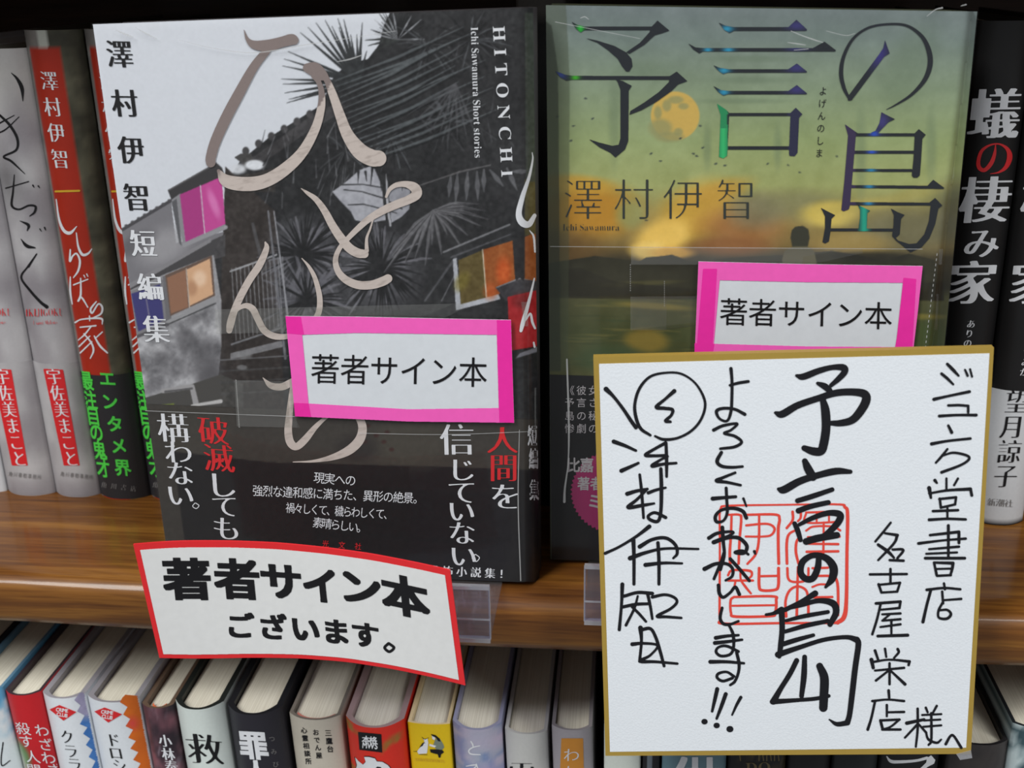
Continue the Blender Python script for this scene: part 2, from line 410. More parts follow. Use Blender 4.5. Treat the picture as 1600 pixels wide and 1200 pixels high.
class Art:
    """an RGB picture in photo pixels, later carried by the vertices of a cover"""
    def __init__(s, x0, y0, x1, y1, base):
        s.x0, s.y0 = x0, y0; s.w, s.h = x1-x0, y1-y0
        s.C = np.empty((s.h, s.w, 3)); s.C[:] = base
        s.X = x0+np.arange(s.w)[None, :]+0.0*np.zeros((s.h, 1)); s.Y = y0+np.arange(s.h)[:, None]+np.zeros((1, s.w))
    def _w(s, xa, ya, xb, yb):
        i0 = max(0, int(xa-s.x0)-1); i1 = min(s.w, int(xb-s.x0)+3); j0 = max(0, int(ya-s.y0)-1); j1 = min(s.h, int(yb-s.y0)+3)
        return (slice(j0, j1), slice(i0, i1)) if i1 > i0 and j1 > j0 else None
    def blend(s, W, al, col):
        s.C[W] = s.C[W]*(1-al[..., None])+np.asarray(col, float)*al[..., None]
    def poly(s, P, col, ox=0, oy=0, sc=1.0, al=1.0):
        P = np.array([(ox+p[0]/sc, oy+p[1]/sc) for p in P], float); W = s._w(P[:, 0].min()-1, P[:, 1].min()-1, P[:, 0].max()+1, P[:, 1].max()+1)
        if W is None: return
        X, Y = s.X[W], s.Y[W]; v = np.zeros(X.shape)
        for ax in (-.3, .3):
            for ay in (-.3, .3): v += inpoly(X+ax, Y+ay, P)*0.25
        s.blend(W, v*al, col)
    def line(s, pts, col, ox=0, oy=0, sc=1.0, al=1.0):
        """tapered stroke through (x, y, width) points"""
        P = np.array([(ox+p[0]/sc, oy+p[1]/sc, p[2]/sc) for p in pts], float)
        m = P[:, 2].max()+2; W = s._w(P[:, 0].min()-m, P[:, 1].min()-m, P[:, 0].max()+m, P[:, 1].max()+m)
        if W is None: return
        X, Y = s.X[W], s.Y[W]; v = np.zeros(X.shape)
        for a, b in zip(P[:-1], P[1:]):
            d = b-a; L = max(d[0]**2+d[1]**2, 1e-9); t = np.clip(((X-a[0])*d[0]+(Y-a[1])*d[1])/L, 0, 1)
            D = np.hypot(X-a[0]-t*d[0], Y-a[1]-t*d[1]); v = np.maximum(v, np.clip(0.5+(a[2]+t*d[2])/2-D, 0, 1))
        s.blend(W, v*al, col)
    def blob(s, cx, cy, rx, ry, col, al=1.0, soft=1.0, ang=0):
        m = max(rx, ry)*(1+soft)+2; W = s._w(cx-m, cy-m, cx+m, cy+m)
        if W is None: return
        a = math.radians(ang); X = s.X[W]-cx; Y = s.Y[W]-cy; U = (X*math.cos(a)+Y*math.sin(a))/rx; V = (-X*math.sin(a)+Y*math.cos(a))/ry
        d = np.hypot(U, V); v = np.clip((1+soft*0.5-d)/max(soft, 1e-3), 0, 1); v = v*v*(3-2*v)
        s.blend(W, v*al, col)
    def grain(s, cell, amp, seed, mask=None, octv=4):
        n = (vnoise(s.X, s.Y, cell, seed, octv)-0.5)*2*amp
        if mask is not None: n = n*mask
        s.C = np.clip(s.C+n[..., None], 0, 255)
    def at(s, px, py):
        x = np.clip(px-s.x0, 0, s.w-1.001); y = np.clip(py-s.y0, 0, s.h-1.001); i = x.astype(int); j = y.astype(int); fx = (x-i)[..., None]; fy = (y-j)[..., None]
        C = s.C
        return (C[j, i]*(1-fx)+C[j, i+1]*fx)*(1-fy)+(C[j+1, i]*(1-fx)+C[j+1, i+1]*fx)*fy

def grid_faces(nu, nv):
    i = np.arange(nu-1)[None, :]; j = np.arange(nv-1)[:, None]; a = j*nu+i
    Q = np.stack([a+nu, a+nu+1, a+1, a], -1).reshape(-1, 4)
    return Q.ravel().astype(np.int32), np.full(len(Q), 4, np.int32)

def quad_px(TL, TR, BL, BR, nu, nv, us=None):
    u = np.linspace(0, 1, nu) if us is None else us
    v = np.linspace(0, 1, nv); U, V = np.meshgrid(u, v)
    TL, TR, BL, BR = map(lambda p: np.array(p, float), (TL, TR, BL, BR))
    P = (TL*(1-U[..., None])+TR*U[..., None])*(1-V[..., None])+(BL*(1-U[..., None])+BR*U[..., None])*V[..., None]
    return P[..., 0].ravel(), P[..., 1].ravel()

def sheet(name, TL, TR, BL, BR, yf, parent, m, art=None, step=1.5, off=0.0, smooth=False):
    W_ = max(math.dist(TL, TR), math.dist(BL, BR)); H_ = max(math.dist(TL, BL), math.dist(TR, BR))
    nu = max(2, int(W_/step)+1); nv = max(2, int(H_/step)+1)
    px, py = quad_px(TL, TR, BL, BR, nu, nv); P = hit(px, py, yf)-np.array([0, off*OS, 0])
    l, sz = grid_faces(nu, nv)
    return new_mesh(name, P, None, parent, m, loops=l, sizes=sz, colors=(art.at(px, py) if art else None), smooth=True)

def slab(name, pts, yf, th, parent, m, off=0.0, sub=1):
    """a card of real thickness th whose front outline is the pixel polygon pts (subdivided sub times along each side)"""
    P = []
    for a, b in zip(pts, pts[1:]+pts[:1]):
        for k in range(sub): P.append((a[0]+(b[0]-a[0])*k/sub, a[1]+(b[1]-a[1])*k/sub))
    P = np.array(P, float); A = hit(P[:, 0], P[:, 1], yf)-np.array([0, off*OS, 0]); B = A+np.array([0, th, 0]); n = len(A)
    V = np.vstack([A, B]); Fc = [tuple(range(n-1, -1, -1)), tuple(range(n, 2*n))]+[(i, (i+1) % n, n+(i+1) % n, n+i) for i in range(n)]
    return new_mesh(name, V, Fc, parent, m)

# ------------------------------------------------------------------ bookcase
case = thing('bookcase', (0, 0.13, -0.245), 'brown wooden bookcase whose shelf boards carry the books', 'bookcase')
def shelf_board(z, xs, name='shelf_board', back=0.27, sag=None, m=M_WOOD, th=0.0205):
    pr = [(back, 0), (0.012, 0)]
    for k in range(1, 6): t = k/6*math.pi/2; pr.append((0.007-0.007*math.sin(t)+0.0, -0.007+0.007*math.cos(t)))
    pr += [(0.0, -0.007), (0.0, -th+0.005), (0.0015, -th+0.0015), (0.005, -th), (back, -th)]
    V = []; Fc = []; n = len(pr)
    for x in xs:
        dz = sag(x) if sag else 0
        for y, zz in pr: V.append((x, y, z+zz+(dz if y < 0.008 or zz < -0.001 else 0)))
    for i in range(len(xs)-1):
        for k in range(n):
            a = i*n+k; b = i*n+(k+1) % n; Fc.append((a, b, b+n, a+n))
    Fc += [tuple(range(n-1, -1, -1)), tuple((len(xs)-1)*n+k for k in range(n))]
    sm = np.zeros(len(Fc), bool)
    for k in range(1, 10): sm[k:(len(xs)-1)*n:n] = True
    return new_mesh(name, V, Fc, case, m, smooth=sm)
XS = np.linspace(-0.36, 0.32, 35)
shelf_board(0.0, XS, sag=lambda x: -0.0024*max(0.0, 1-((x+0.02)/0.20)**2))
shelf_board(0.262, XS)
shelf_board(-0.246, XS)
box('back_panel', -0.36, 0.32, 0.27, 0.28, -0.27, 0.262, case, M_DARKW)
for sx in (-0.38, 0.32): box('side_panel', sx, sx+0.02, 0.0, 0.28, -0.29, 0.29, case, M_WOOD)

# ------------------------------------------------------------------ books seen by their spines
def book_spine(name, label, TL, TR, BL, BR, y0, zb, colorfn, side=(60, 60, 60), bulge=0.003, depth=0.128, group=None, pages_drop=0.0025,
               board=0.0013, band=None, gapx=0.0, nv=70, rim=None, mt=None, headband=None, lean=None):
    pl = plane(y0)
    if rim is None: rim = side
    P = hit(np.array([TL[0], TR[0], BL[0], BR[0]], float), np.array([TL[1], TR[1], BL[1], BR[1]], float), pl)
    zt = (P[0, 2]+P[1, 2])/2
    def edge(a, b):   # x as a line in z
        k = (b[0]-a[0])/(b[2]-a[2]); return lambda z: a[0]+k*(z-a[2])
    L = edge(P[0], P[2]); R = edge(P[1], P[3])
    # constant width
    wd = ((R(zt)-L(zt))+(R(P[2, 2])-L(P[2, 2])))/2-gapx
    mid = lambda z: (L(z)+R(z))/2
    if lean is not None:
        wd = R(zt)-L(zt)-gapx; x0 = (L(zt)+R(zt))/2; mid = lambda z: x0+lean*(z-zt)
    Lx = lambda z: mid(z)-wd/2
    prof = lambda u: bulge*(1-np.abs(2*np.clip(u, 0, 1)-1)**2.4)
    yf = lambda x, z: y0-prof((x-Lx(z))/wd)
    yf.ufun = lambda P: (P[..., 0]-Lx(P[..., 2]))/wd
    base = (float(mid(zb)), y0+depth/2, zb)
    t = thing(name, base, label, 'book', group)
    # jacket shell
    nu = 18; arc = np.linspace(0, 1, nu)
    S = [(0.0, y0+depth)]+[(u, y0-prof(u)) for u in arc]+[(1.0, y0+depth)]
    bi = board/wd; inner = [(1-bi, y0+depth)]+[(1-bi-(1-2*bi)*u, y0+0.0007-prof(1-u)*0.92) for u in arc]+[(bi, y0+depth)]
    ring = S+inner; n = len(ring); vs = np.linspace(0, 1, nv); V = []; Cc = []
    ru = np.array([r[0] for r in ring]); ry = np.array([r[1] for r in ring])
    vc = np.array(colorfn(np.tile(np.concatenate([[0], arc, [1]]), (nv, 1)), np.tile(vs[:, None], (1, nu+2))), float)
    for j, v in enumerate(vs):
        z = zt+(zb-zt)*v
        V.append(np.stack([Lx(z)+wd*ru, ry, np.full(n, z)], -1))
        c = np.empty((n, 3)); c[:nu+2] = vc[j]; c[0] = side; c[nu+1] = side; c[nu+2:] = rim
        Cc.append(c)
    V = np.vstack(V); Cc = np.vstack(Cc)
    Fc = []
    for j in range(nv-1):
        for k in range(n):
            a = j*n+k; b = j*n+(k+1) % n; Fc.append((a+n, b+n, b, a))
    m_ = len(S); nb = len(V)      # cut edges of the boards, with vertices of their own so that their colour stays theirs
    V = np.vstack([V, V[:n], V[(nv-1)*n:nv*n]]); Cc = np.vstack([Cc, np.broadcast_to(np.array(rim, float), (2*n, 3))])
    for j in (0, 1):
        for k in range(m_-1):
            q = tuple(nb+j*n+i for i in (k, k+1, n-2-k, n-1-k)); Fc.append(q if j == 0 else q[::-1])
    sm = np.zeros(len(Fc), bool)
    for k in range(1, nu): sm[k:(nv-1)*n:n] = True
    new_mesh('jacket', V, Fc, t, mt or M_JACKET, colors=Cc, smooth=sm)
    # page block, its top below the boards, rounded like the spine
    zpt = zt-pages_drop; zpb = zb+0.003; pu = np.linspace(bi*1.15, 1-bi*1.15, 13)
    Vp = []; ro = [(u, y0+0.0012-prof(u)*0.88) for u in pu]+[(1-bi*1.15, y0+depth-0.003), (bi*1.15, y0+depth-0.003)]
    for z in (zpt, zpb): Vp += [(Lx(z)+wd*u, y, z) for u, y in ro]
    k = len(ro); Fp = [tuple(range(k)), tuple(range(2*k-1, k-1, -1))]+[(i+k, (i+1) % k+k, (i+1) % k, i) for i in range(k)]
    new_mesh('page_block', Vp, Fp, t, M_PAGES)
    if headband:
        hb = [(bi*2+(1-4*bi)*u, y0+0.0009-prof(u)*0.8) for u in np.linspace(0, 1, 9)]
        Vh = [(Lx(z)+wd*u, y+dy, z) for z in (zpt+0.0012, zpt-0.002) for dy in (0, 0.0012) for u, y in hb]
        q = len(hb); Fh = [(i, i+1, q+i+1, q+i) for i in range(q-1)]+[(2*q+i, 2*q+i+1, i+1, i) for i in range(q-1)]+[(q+i, q+i+1, 3*q+i+1, 3*q+i) for i in range(q-1)]
        new_mesh('headband', Vh, Fh, t, mat('headband_cloth', headband, rough=0.8))
    if band:
        v0, bcol = band; vs2 = np.linspace(v0, 0.998, 24); V = []; Cb = []
        ring2 = [(0.0, y0+0.05)]+[(u, y0-prof(u)) for u in arc]+[(1.0, y0+0.05)]
        cb = np.array(bcol(np.tile(np.concatenate([[0], arc, [1]]), (24, 1)), np.tile(vs2[:, None], (1, nu+2))), float)
        for j, v in enumerate(vs2):
            z = zt+(zb-zt)*v
            for kk, (u, y) in enumerate(ring2):
                ex = -0.00022 if kk == 0 or u <= 0 else (0.00022 if u >= 1 else 0)
                V.append((Lx(z)+wd*u+ex, y-0.00012, z)); Cb.append(cb[j, kk])
        l, sz = grid_faces(nu+2, 24)
        sm = np.ones((23, nu+1), bool); sm[:, 0] = False; sm[:, -1] = False
        new_mesh('paper_band', V, None, t, M_JACKET, loops=l, sizes=sz, colors=np.array(Cb), smooth=sm.ravel())
    t['zt'] = float(zt)
    return t, yf

def flat(c): return lambda u, v: np.broadcast_to(np.array(c, float), u.shape+(3,)).copy()
def lerp(a, b, t): return np.array(a, float)*(1-t[..., None])+np.array(b, float)*t[..., None]

UY = 0.0705; LEFTG = 'spine-out books at the left of the middle shelf'
# --- grey brush-lettered novels (left)
def grey_spine(u, v, s=3):
    n = vnoise(u*60, v*400, 34, s, 3); c = lerp((140, 135, 140), (192, 190, 192), np.clip(n*1.6-0.3, 0, 1))
    k = np.clip(1-abs(v-0.05)/0.12, 0, 1); c = c*(1-k[..., None]*0.5)+np.array((222, 220, 212))*k[..., None]*0.5
    m = np.exp(-((v-0.27)/0.05)**2-((u-0.25)/0.35)**2); c = c*(1-0.28*m[..., None]); return c
def grey_band(u, v): return grey_spine(u, v, 9)*0.985
gA, yA = book_spine('book', 'pale sliver of a spine at the left photo edge beside the two grey novels', (-200, 72), (-122, 74), (-64, 756), (10, 757), UY, 0.0, group='novels standing spine out on the middle shelf', colorfn=flat((208, 210, 214)), side=(200, 200, 205), bulge=0.003, nv=8)
g1, y1 = book_spine('book', 'grey brush-lettered novel cut by the left photo edge, left of its twin', (-120, 74), (-39, 75), (12, 757), (86, 759), UY, 0.0, group='novels standing spine out on the middle shelf', colorfn=grey_spine, side=(190, 188, 190), bulge=0.004, band=(0.672, grey_band), nv=60)
g2, y2 = book_spine('book', 'grey brush-lettered novel with red author label, touching the left red spine', (-37, 75), (42, 75), (88, 759), (157, 761), UY, 0.0, group='novels standing spine out on the middle shelf', colorfn=grey_spine, side=(150, 148, 142), bulge=0.004, band=(0.672, grey_band), nv=60)
def grey_print(t, yf, dx):
    I = Ink(-40, 100, 170, 500, 1.6)
    for st in ([(60, 180, 4), (90, 210, 14), (115, 260, 20), (120, 325, 5)], [(0, 400, 12), (50, 450, 14), (90, 520, 14), (85, 580, 12), (20, 615, 10), (60, 640, 12), (130, 705, 4)],
               [(-60, 470, 6), (0, 440, 8), (75, 400, 4)], [(-60, 500, 6), (20, 480, 8), (100, 408, 4)],
               [(75, 710, 5), (68, 800, 10), (62, 870, 12), (100, 890, 10), (150, 870, 10), (185, 875, 12), (180, 905, 12), (155, 925, 5)], [(30, 780, 7), (150, 745, 6)],
               [(172, 765, 9), (178, 775, 5)], [(200, 768, 8), (207, 778, 4)], [(105, 950, 4), (148, 972, 16), (143, 1000, 6)], [(110, 1045, 4), (140, 1080, 18), (182, 1090, 8)],
               [(208, 992, 7), (216, 1004, 4)], [(233, 985, 9), (238, 998, 5)], [(190, 1125, 6), (150, 1190, 8)]):
        I.stroke(st, dx, 60, 3.333)
    I.stroke([(172, 50, 6), (130, 110, 8), (100, 160, 10), (140, 220, 12), (190, 275, 14), (220, 298, 17)], dx, 380, 3)
    I.mesh('brush_lettering', t, M_BLACK, yf, 0.0003, run=6)
    I = Ink(dx, 470, dx+150, 740, 2)
    I.latin('IKIJIGOKU', dx+40, 494, dx+100, 493, 17); I.latin('Usami Makoto', dx+52, 507, dx+90, 506, 9)
    I.mesh('title_lettering', t, M_RED, yf, 0.0007, run=6)
    I = Ink(dx, 560, dx+150, 740, 1); I.poly([(68, 576), (99, 577), (125, 727), (100, 727)], dx)
    I.mesh('author_label', t, M_RED, yf, 0.0006, run=4)
    I = Ink(dx, 560, dx+150, 740, 2.2); I.col('宇佐美まこと', dx+85, 588, dx+112, 716, 23, 27, 'mincho')
    I.mesh('author_lettering', t, M_WHITE, yf, 0.0008, run=6)
    I = Ink(dx+70, 730, dx+150, 760, 2.4); I.row('角川春樹事務所', dx+98, 740, dx+143, 745, 6.5, 8, 'reg')
    I.mesh('publisher_lettering', t, M_GREY, yf, 0.0008, run=6)
grey_print(g2, y2, 0); grey_print(g1, y1, -81)

# --- red novels with a black and green band
def red_spine(u, v):
    n = vnoise(u*60, v*500, 12, 5, 4)[..., None]; x = u*1.0
    red = np.array((168, 42, 22.)); mot = np.array((78, 76, 62.))*(0.6+0.9*n); gry = np.array((128, 124, 120.))*(0.75+0.4*n)
    c = np.where((x < 0.67)[..., None], red*(0.96+0.08*n), mot); c = np.where((x < 0.075)[..., None], gry, c)
    c = np.where((x > 0.93)[..., None], mot*0.75, c)
    top = (v < 0.036)[..., None]; tc = np.where((np.abs(x-0.42) < 0.07)[..., None], np.array((176, 178, 170.)), np.where((x < 0.42)[..., None], gry*0.95, mot*0.8))
    return np.where(top, tc, c)
def black_band(u, v): return np.broadcast_to(np.array((44, 43, 46.)), u.shape+(3,))
r1, yr1 = book_spine('book', 'red novel with a green-lettered black band, right of the grey novels', (37, 47), (128, 45), (158, 772), (236, 775), UY, 0.0, group='novels standing spine out on the middle shelf', colorfn=red_spine, side=(70, 66, 60), bulge=0.005, band=(0.705, black_band), nv=110)
r2, yr2 = book_spine('book', 'second red novel, half hidden behind the black-and-white palm cover book', (131, 45), (222, 44), (238, 775), (316, 778), UY, 0.0, group='novels standing spine out on the middle shelf', colorfn=red_spine, side=(70, 66, 60), bulge=0.005, band=(0.705, black_band), nv=110)
def red_print(t, yf, d0, d1):
    q = lambda y: d0+(d1-d0)*(y-45)/727
    I = Ink(30+min(d0, d1), 90, 330, 560, 2)
    for c, x, y in (('澤', 77, 126), ('村', 82, 167), ('伊', 88, 207), ('智', 94, 248)): I.ch(c, x+q(y), y, 28, 33, 2, 'mincho', skew=0.17)
    SS = [[(112, 205, 6), (130, 330, 13), (160, 400, 18), (200, 415, 18), (240, 375, 5)], [(238, 415, 6), (250, 500, 12), (275, 550, 16), (310, 545, 13), (335, 515, 5)],
          [(200, 520, 8), (198, 590, 13), (215, 560, 10), (240, 545, 10), (260, 590, 13), (250, 650, 12), (220, 695, 6)],
          [(200, 690, 7), (200, 780, 12), (212, 860, 7)], [(220, 740, 8), (310, 705, 7)], [(265, 700, 8), (265, 800, 12), (250, 840, 12), (262, 815, 8), (280, 830, 10), (310, 880, 7)],
          [(285, 680, 7), (293, 695, 5)], [(303, 672, 7), (311, 688, 5)], [(362, 845, 8), (328, 890, 12), (338, 915, 10), (375, 860, 10), (400, 880, 12), (392, 920, 11), (345, 945, 7)],
          [(230, 975, 10), (275, 955, 8), (390, 950, 12), (400, 985, 6)], [(320, 935, 8), (322, 965, 6)], [(262, 1005, 8), (360, 995, 9)], [(330, 1000, 8), (290, 1050, 9), (250, 1085, 6)],
          [(285, 1045, 7), (330, 1100, 10), (345, 1150, 11), (325, 1200, 6)], [(322, 1060, 7), (255, 1125, 9)], [(335, 1095, 7), (262, 1165, 9)], [(400, 1035, 8), (355, 1075, 7)], [(350, 1060, 8), (385, 1120, 12), (432, 1165, 9)]]
    for st in SS: I.stroke([(a+4*q(260+b/4), b, c) for a, b, c in st], 60, 260, 4, 1.05)
    I.mesh('title_lettering', t, M_WHITE, yf, 0.0003, run=5)
    I = Ink(60+min(d0, d1), 290, 330, 310, 1.5); I.stroke([(87+q(299), 299, 3.2), (124+q(299), 298, 3.2)]); I.mesh('yellow_rule', t, M_YELLOW, yf, 0.0003, run=4)
    I = Ink(110+min(d0, d1), 570, 330, 760, 2.2); e = q(650)
    for c, x, y in (('エ', 168, 591), ('ン', 172, 627), ('タ', 180, 662), ('メ', 186, 696), ('界', 192, 730)): I.ch(c, x+e, y, 27, 27, 3, 'bold', skew=0.15)
    for c, x, y in (('最', 135, 594), ('注', 141, 624), ('目', 146, 650), ('の', 151, 675), ('鬼', 156, 703), ('才', 162, 731)): I.ch(c, x+e, y, 22, 31, 6, 'bold', skew=0.15)
    I.mesh('band_lettering', t, M_GREEN, yf, 0.0007, run=5)
    I = Ink(150+min(d0, d1), 750, 330, 775, 2); I.row('角川書店', 163+q(760), 757, 209+q(760), 763, 9, 10, 'mincho'); I.mesh('publisher_lettering', t, M_GREY, yf, 0.0007, run=5)
red_print(r1, yr1, 0, 0); red_print(r2, yr2, 93, 80)

# --- dark book added behind to keep the gap between the face-out books black
book_spine('book', 'added black spine that keeps the gap between the two face-out cover books dark', (806, -10), (884, -9), (826, 779), (892, 780), UY+0.004, 0.0, group='novels standing spine out on the middle shelf', colorfn=lambda u, v: np.where((v < 0.035)[..., None], np.array((84, 80, 76.)), np.array((15, 15, 16.))+0*u[..., None]), side=(16, 16, 17), bulge=0.003, nv=40)
# --- black novels at the right
def black_spine(u, v):
    n = vnoise(u*50, v*300, 20, 8, 3)[..., None]; c = np.array((24, 23, 24.))*(0.85+0.3*n)
    return np.where((u > 0.9)[..., None] | (u < 0.05)[..., None], c*0.8, c)
def white_band(u, v):
    n = vnoise(u*50, v*300, 40, 8, 3)[..., None]; return np.where((v > 0.994)[..., None], np.array((40, 40, 44.)), np.array((206, 208, 212.))*(0.97+0.05*n))
k1, yk1 = book_spine('book', 'black novel with white and red title lettering, touching the sunset island cover book', (1530, 30), (1617, 33), (1438, 812), (1516, 812), UY, 0.0, group='novels standing spine out on the middle shelf', colorfn=black_spine, side=(28, 27, 28), bulge=0.004, band=(0.70, white_band), nv=40)
k2, yk2 = book_spine('book', 'black novel with a white lower band, cut by the right photo edge', (1620, 33), (1708, 35), (1519, 812), (1597, 812), UY, 0.0, group='novels standing spine out on the middle shelf', colorfn=black_spine, side=(28, 27, 28), bulge=0.004, band=(0.70, white_band), nv=40)
def ant_print(t, yf, dx):
    I = Ink(1440+dx, 120, 1620+dx, 600, 1.8)
    I.ch('蟻', 1554+dx, 177, 80, 86, -1, 'minchoh', skew=-0.11); I.ch('棲', 1540+dx, 312, 80, 80, -1, 'minchoh', skew=-0.12)
    I.ch('み', 1534+dx, 379, 58, 52, -1, 'minchob', skew=-0.13); I.ch('家', 1519+dx, 441, 76, 74, -1, 'minchoh', skew=-0.13)
    y = 506
    for i, c in enumerate('ありのすみか'): I.ch(c, 1517+dx-2.6*i, y+i*15, 14, 14, -1, 'mincho', skew=-0.14)
    I.mesh('title_lettering', t, M_WHITE, yf, 0.0003, run=8)
    I = Ink(1500+dx, 210, 1600+dx, 290, 1.8)
    I.stroke([(218, 500, 5), (212, 560, 20), (190, 620, 26), (150, 662, 24), (118, 650, 26), (110, 610, 24), (130, 545, 20), (180, 508, 12), (240, 500, 10), (290, 530, 22), (306, 580, 34), (285, 640, 26), (240, 675, 12), (185, 686, 4)], 1500+dx+1, 100, 4)
    I.mesh('red_letter', t, M_RED, yf, 0.0003, run=8)
    I = Ink(1500+dx-96, 600, 1640+dx-96+60, 800, 2); e = dx-96
    for c, x, y in (('望', 1589, 627), ('月', 1581, 666), ('諒', 1577, 705), ('子', 1571, 743)): I.ch(c, x+e, y, 38, 40, 0, 'mincho', skew=-0.14)
    I.mesh('author_lettering', t, M_BLACK, yf, 0.0007, run=8)
    I = Ink(1520+e, 770, 1600+e, 800, 2.2); I.row('新潮社', 1549+e, 784, 1576+e, 786, 14, 13, 'mincho'); I.mesh('publisher_lettering', t, M_GREY, yf, 0.0007, run=8)
ant_print(k1, yk1, 0); ant_print(k2, yk2, 96)

# ------------------------------------------------------------------ lower shelf: hardcovers seen from above
LY = 0.008; LZ = -0.246
def low(label, TL, TR, BL, BR, cf, **k): return book_spine('book', label, TL, TR, BL, BR, LY, LZ, cf, group='hardcovers standing on the lower shelf', lean=(-0.028 if TL[0] < 930 else -0.010), gapx=0.0005, **k)
def blue_art(u, v):
    n = vnoise(u*40, v*700, 26, 21, 3); return lerp((92, 160, 200), (214, 222, 226), np.clip((n-0.38)*6, 0, 1))
low('pale page tops at the lower left photo corner, left of the blue and white spine', (-150, 1064), (-63, 1066), (-110, 1200), (-32, 1200), flat((60, 60, 64)), side=(26, 26, 30), bulge=0.003, nv=8)
b0, f0 = low('blue and white patterned spine at the lower left photo edge', (-60, 1068), (6, 1075), (-30, 1200), (39, 1200), blue_art, side=(96, 134, 160), bulge=0.003, nv=90)
I = Ink(0, 1150, 40, 1200, 2); I.stroke([(5, 1160, 2), (2, 1185, 2), (4, 1196, 2), (16, 1188, 1.5)]); I.mesh('title_lettering', b0, M_BLACK, f0, 0.0003, run=6)
def red_leaf(u, v):
    n = vnoise(u*40, v*700, 18, 22, 3); c = lerp((196, 32, 40), (150, 22, 34), np.clip((v-0.12)*5, 0, 1))
    g = np.clip(1-np.hypot((u-0.15)/0.35, (v-0.155)/0.045), 0, 1)*2; c = c*(1-np.clip(g, 0, 1)[..., None])+lerp((60, 110, 60), (120, 150, 100), n)*np.clip(g, 0, 1)[..., None]
    h = np.clip(1.3-np.hypot((u-0.0)/0.25, (v-0.2)/0.07), 0, 1); c = c*(1-h[..., None])+np.array((186, 190, 180))*h[..., None]
    return c
b1, f1 = low('red spine with white hiragana title, between the blue spine and the first zigzag spine', (8, 1077), (65, 1079), (41, 1200), (95, 1200), red_leaf, side=(150, 160, 170), rim=(62, 50, 56), board=0.0012, bulge=0.0035, nv=90)
I = Ink(0, 1110, 130, 1200, 2.2)
for c, x, y in (('わ', 65.5, 1141), ('ざ', 71, 1163), ('わ', 76, 1184), ('ざ', 85, 1202), ('殺', 36, 1138), ('す', 41, 1158), ('人', 51, 1182), ('間', 54, 1203)): I.ch(c, x, y, 24, 21, 5, 'reg', skew=0.25)
I.mesh('title_lettering', b1, M_WHITE, f1, 0.0003, run=6)
def zz(rimc, label, TL, TR, BL, BR, side, tips, notch, colf, dia, title):
    t, yf = low(label, TL, TR, BL, BR, flat((224, 228, 234)), side=side, bulge=0.004, nv=12, rim=rimc, board=0.0022)
    P = []
    for a, b in zip(tips, notch): P += [a, b]
    P += [(BR[0]+2, 1202), (BR[0]+8, 1202), (TR[0]+8, TR[1]-6)]
    I = Ink(TL[0], 1070, BR[0]+12, 1204, 1.6); I.poly(P); I.mesh('zigzag_panel', t, M_JACKET, yf, 0.0003, run=4, color=colf)
    I = Ink(TL[0], 1090, BR[0], 1140, 2); I.poly(dia); I.mesh('red_diamond_emblem', t, M_RED, yf, 0.0004, run=4)
    c = np.mean(dia, 0); I = Ink(TL[0], 1090, BR[0], 1140, 2.6)
    I.latin('CRIME', c[0]-10, c[1]-2.5+1.5, c[0]+9, c[1]+1.2, 8, 'bold', False); I.latin('CLUB', c[0]-9, c[1]+6, c[0]+8, c[1]+9, 8, 'bold', False); I.mesh('emblem_lettering', t, M_WHITE, yf, 0.0005, run=4)
    I = Ink(TL[0], 1130, BR[0]+5, 1204, 2.2)
    for c, x, y in title: I.ch(c, x, y, 23, 24, 4, 'mincho', skew=0.22)
    I.mesh('title_lettering', t, M_BLACK, yf, 0.0004, run=6)
def bl(px, py):
    k = np.clip((py-1115)/14, 0, 1); c = lerp((160, 154, 184), (70, 122, 190), k)
    return c+(vnoise(px, py, 9, 31, 2)[..., None]-0.5)*30
def og(px, py):
    c = lerp((206, 100, 30), (222, 112, 34), vnoise(px, py, 14, 33, 2)); r = np.clip(1-np.hypot(px-207, py-1130)/16, 0, 1)[..., None]
    return c*(1-r)+np.array((220, 74, 70))*r
T1 = [(930, 350), (965, 490), (1000, 650), (1040, 770), (1075, 910), (1110, 1060), (1150, 1200)]; N1 = [(1010, 415), (1060, 540), (1095, 690), (1130, 830), (1160, 970), (1195, 1110), (1230, 1250)]
e8 = lambda L, ox, oy: [(ox+a/8, oy+b/8) for a, b in L]
zz((150, 146, 152), 'white spine with red diamond emblem and blue zigzag panel, left of the orange one', (66, 1080), (134, 1083), (97, 1200), (161, 1200), (150, 146, 160), e8([(1000, 260)]+T1, 0, 1050), e8([(965, 300)]+N1, 0, 1050), bl,
   e8([(620, 465), (745, 410), (960, 497), (795, 605)], 0, 1050), (('ク', 105, 1151), ('ラ', 111, 1173), ('ラ', 117, 1194)))
T2 = [(60, 135), (100, 290), (130, 435), (165, 580), (190, 715), (225, 855), (260, 1000)]; N2 = [(155, 195), (190, 345), (225, 480), (260, 620), (290, 760), (320, 900), (350, 1040)]
zz((146, 142, 148), 'white spine with red diamond emblem and orange zigzag panel', (135, 1081), (219, 1094), (163, 1200), (241, 1200), (196, 96, 40), e8([(130, 40)]+T2, 180, 1080), e8([(90, 80)]+N2, 180, 1080), og,
   e8([(1180, 490), (1310, 440), (1530, 525), (1355, 630)], 0, 1050), (('ド', 177, 1156), ('ロ', 181, 1176), ('シ', 187, 1196)))
def marble(u, v):
    n = vnoise(u*50+v*260, v*600-u*30, 26, 41, 4); m = vnoise(u*40, v*500+u*40, 14, 43, 3)
    c = lerp((44, 34, 42), (128, 82, 92), np.clip((n-0.3)*2.4, 0, 1)); c = c+np.clip(m-0.62, 0, 1)[..., None]*np.array((300, 320, 330)); return c
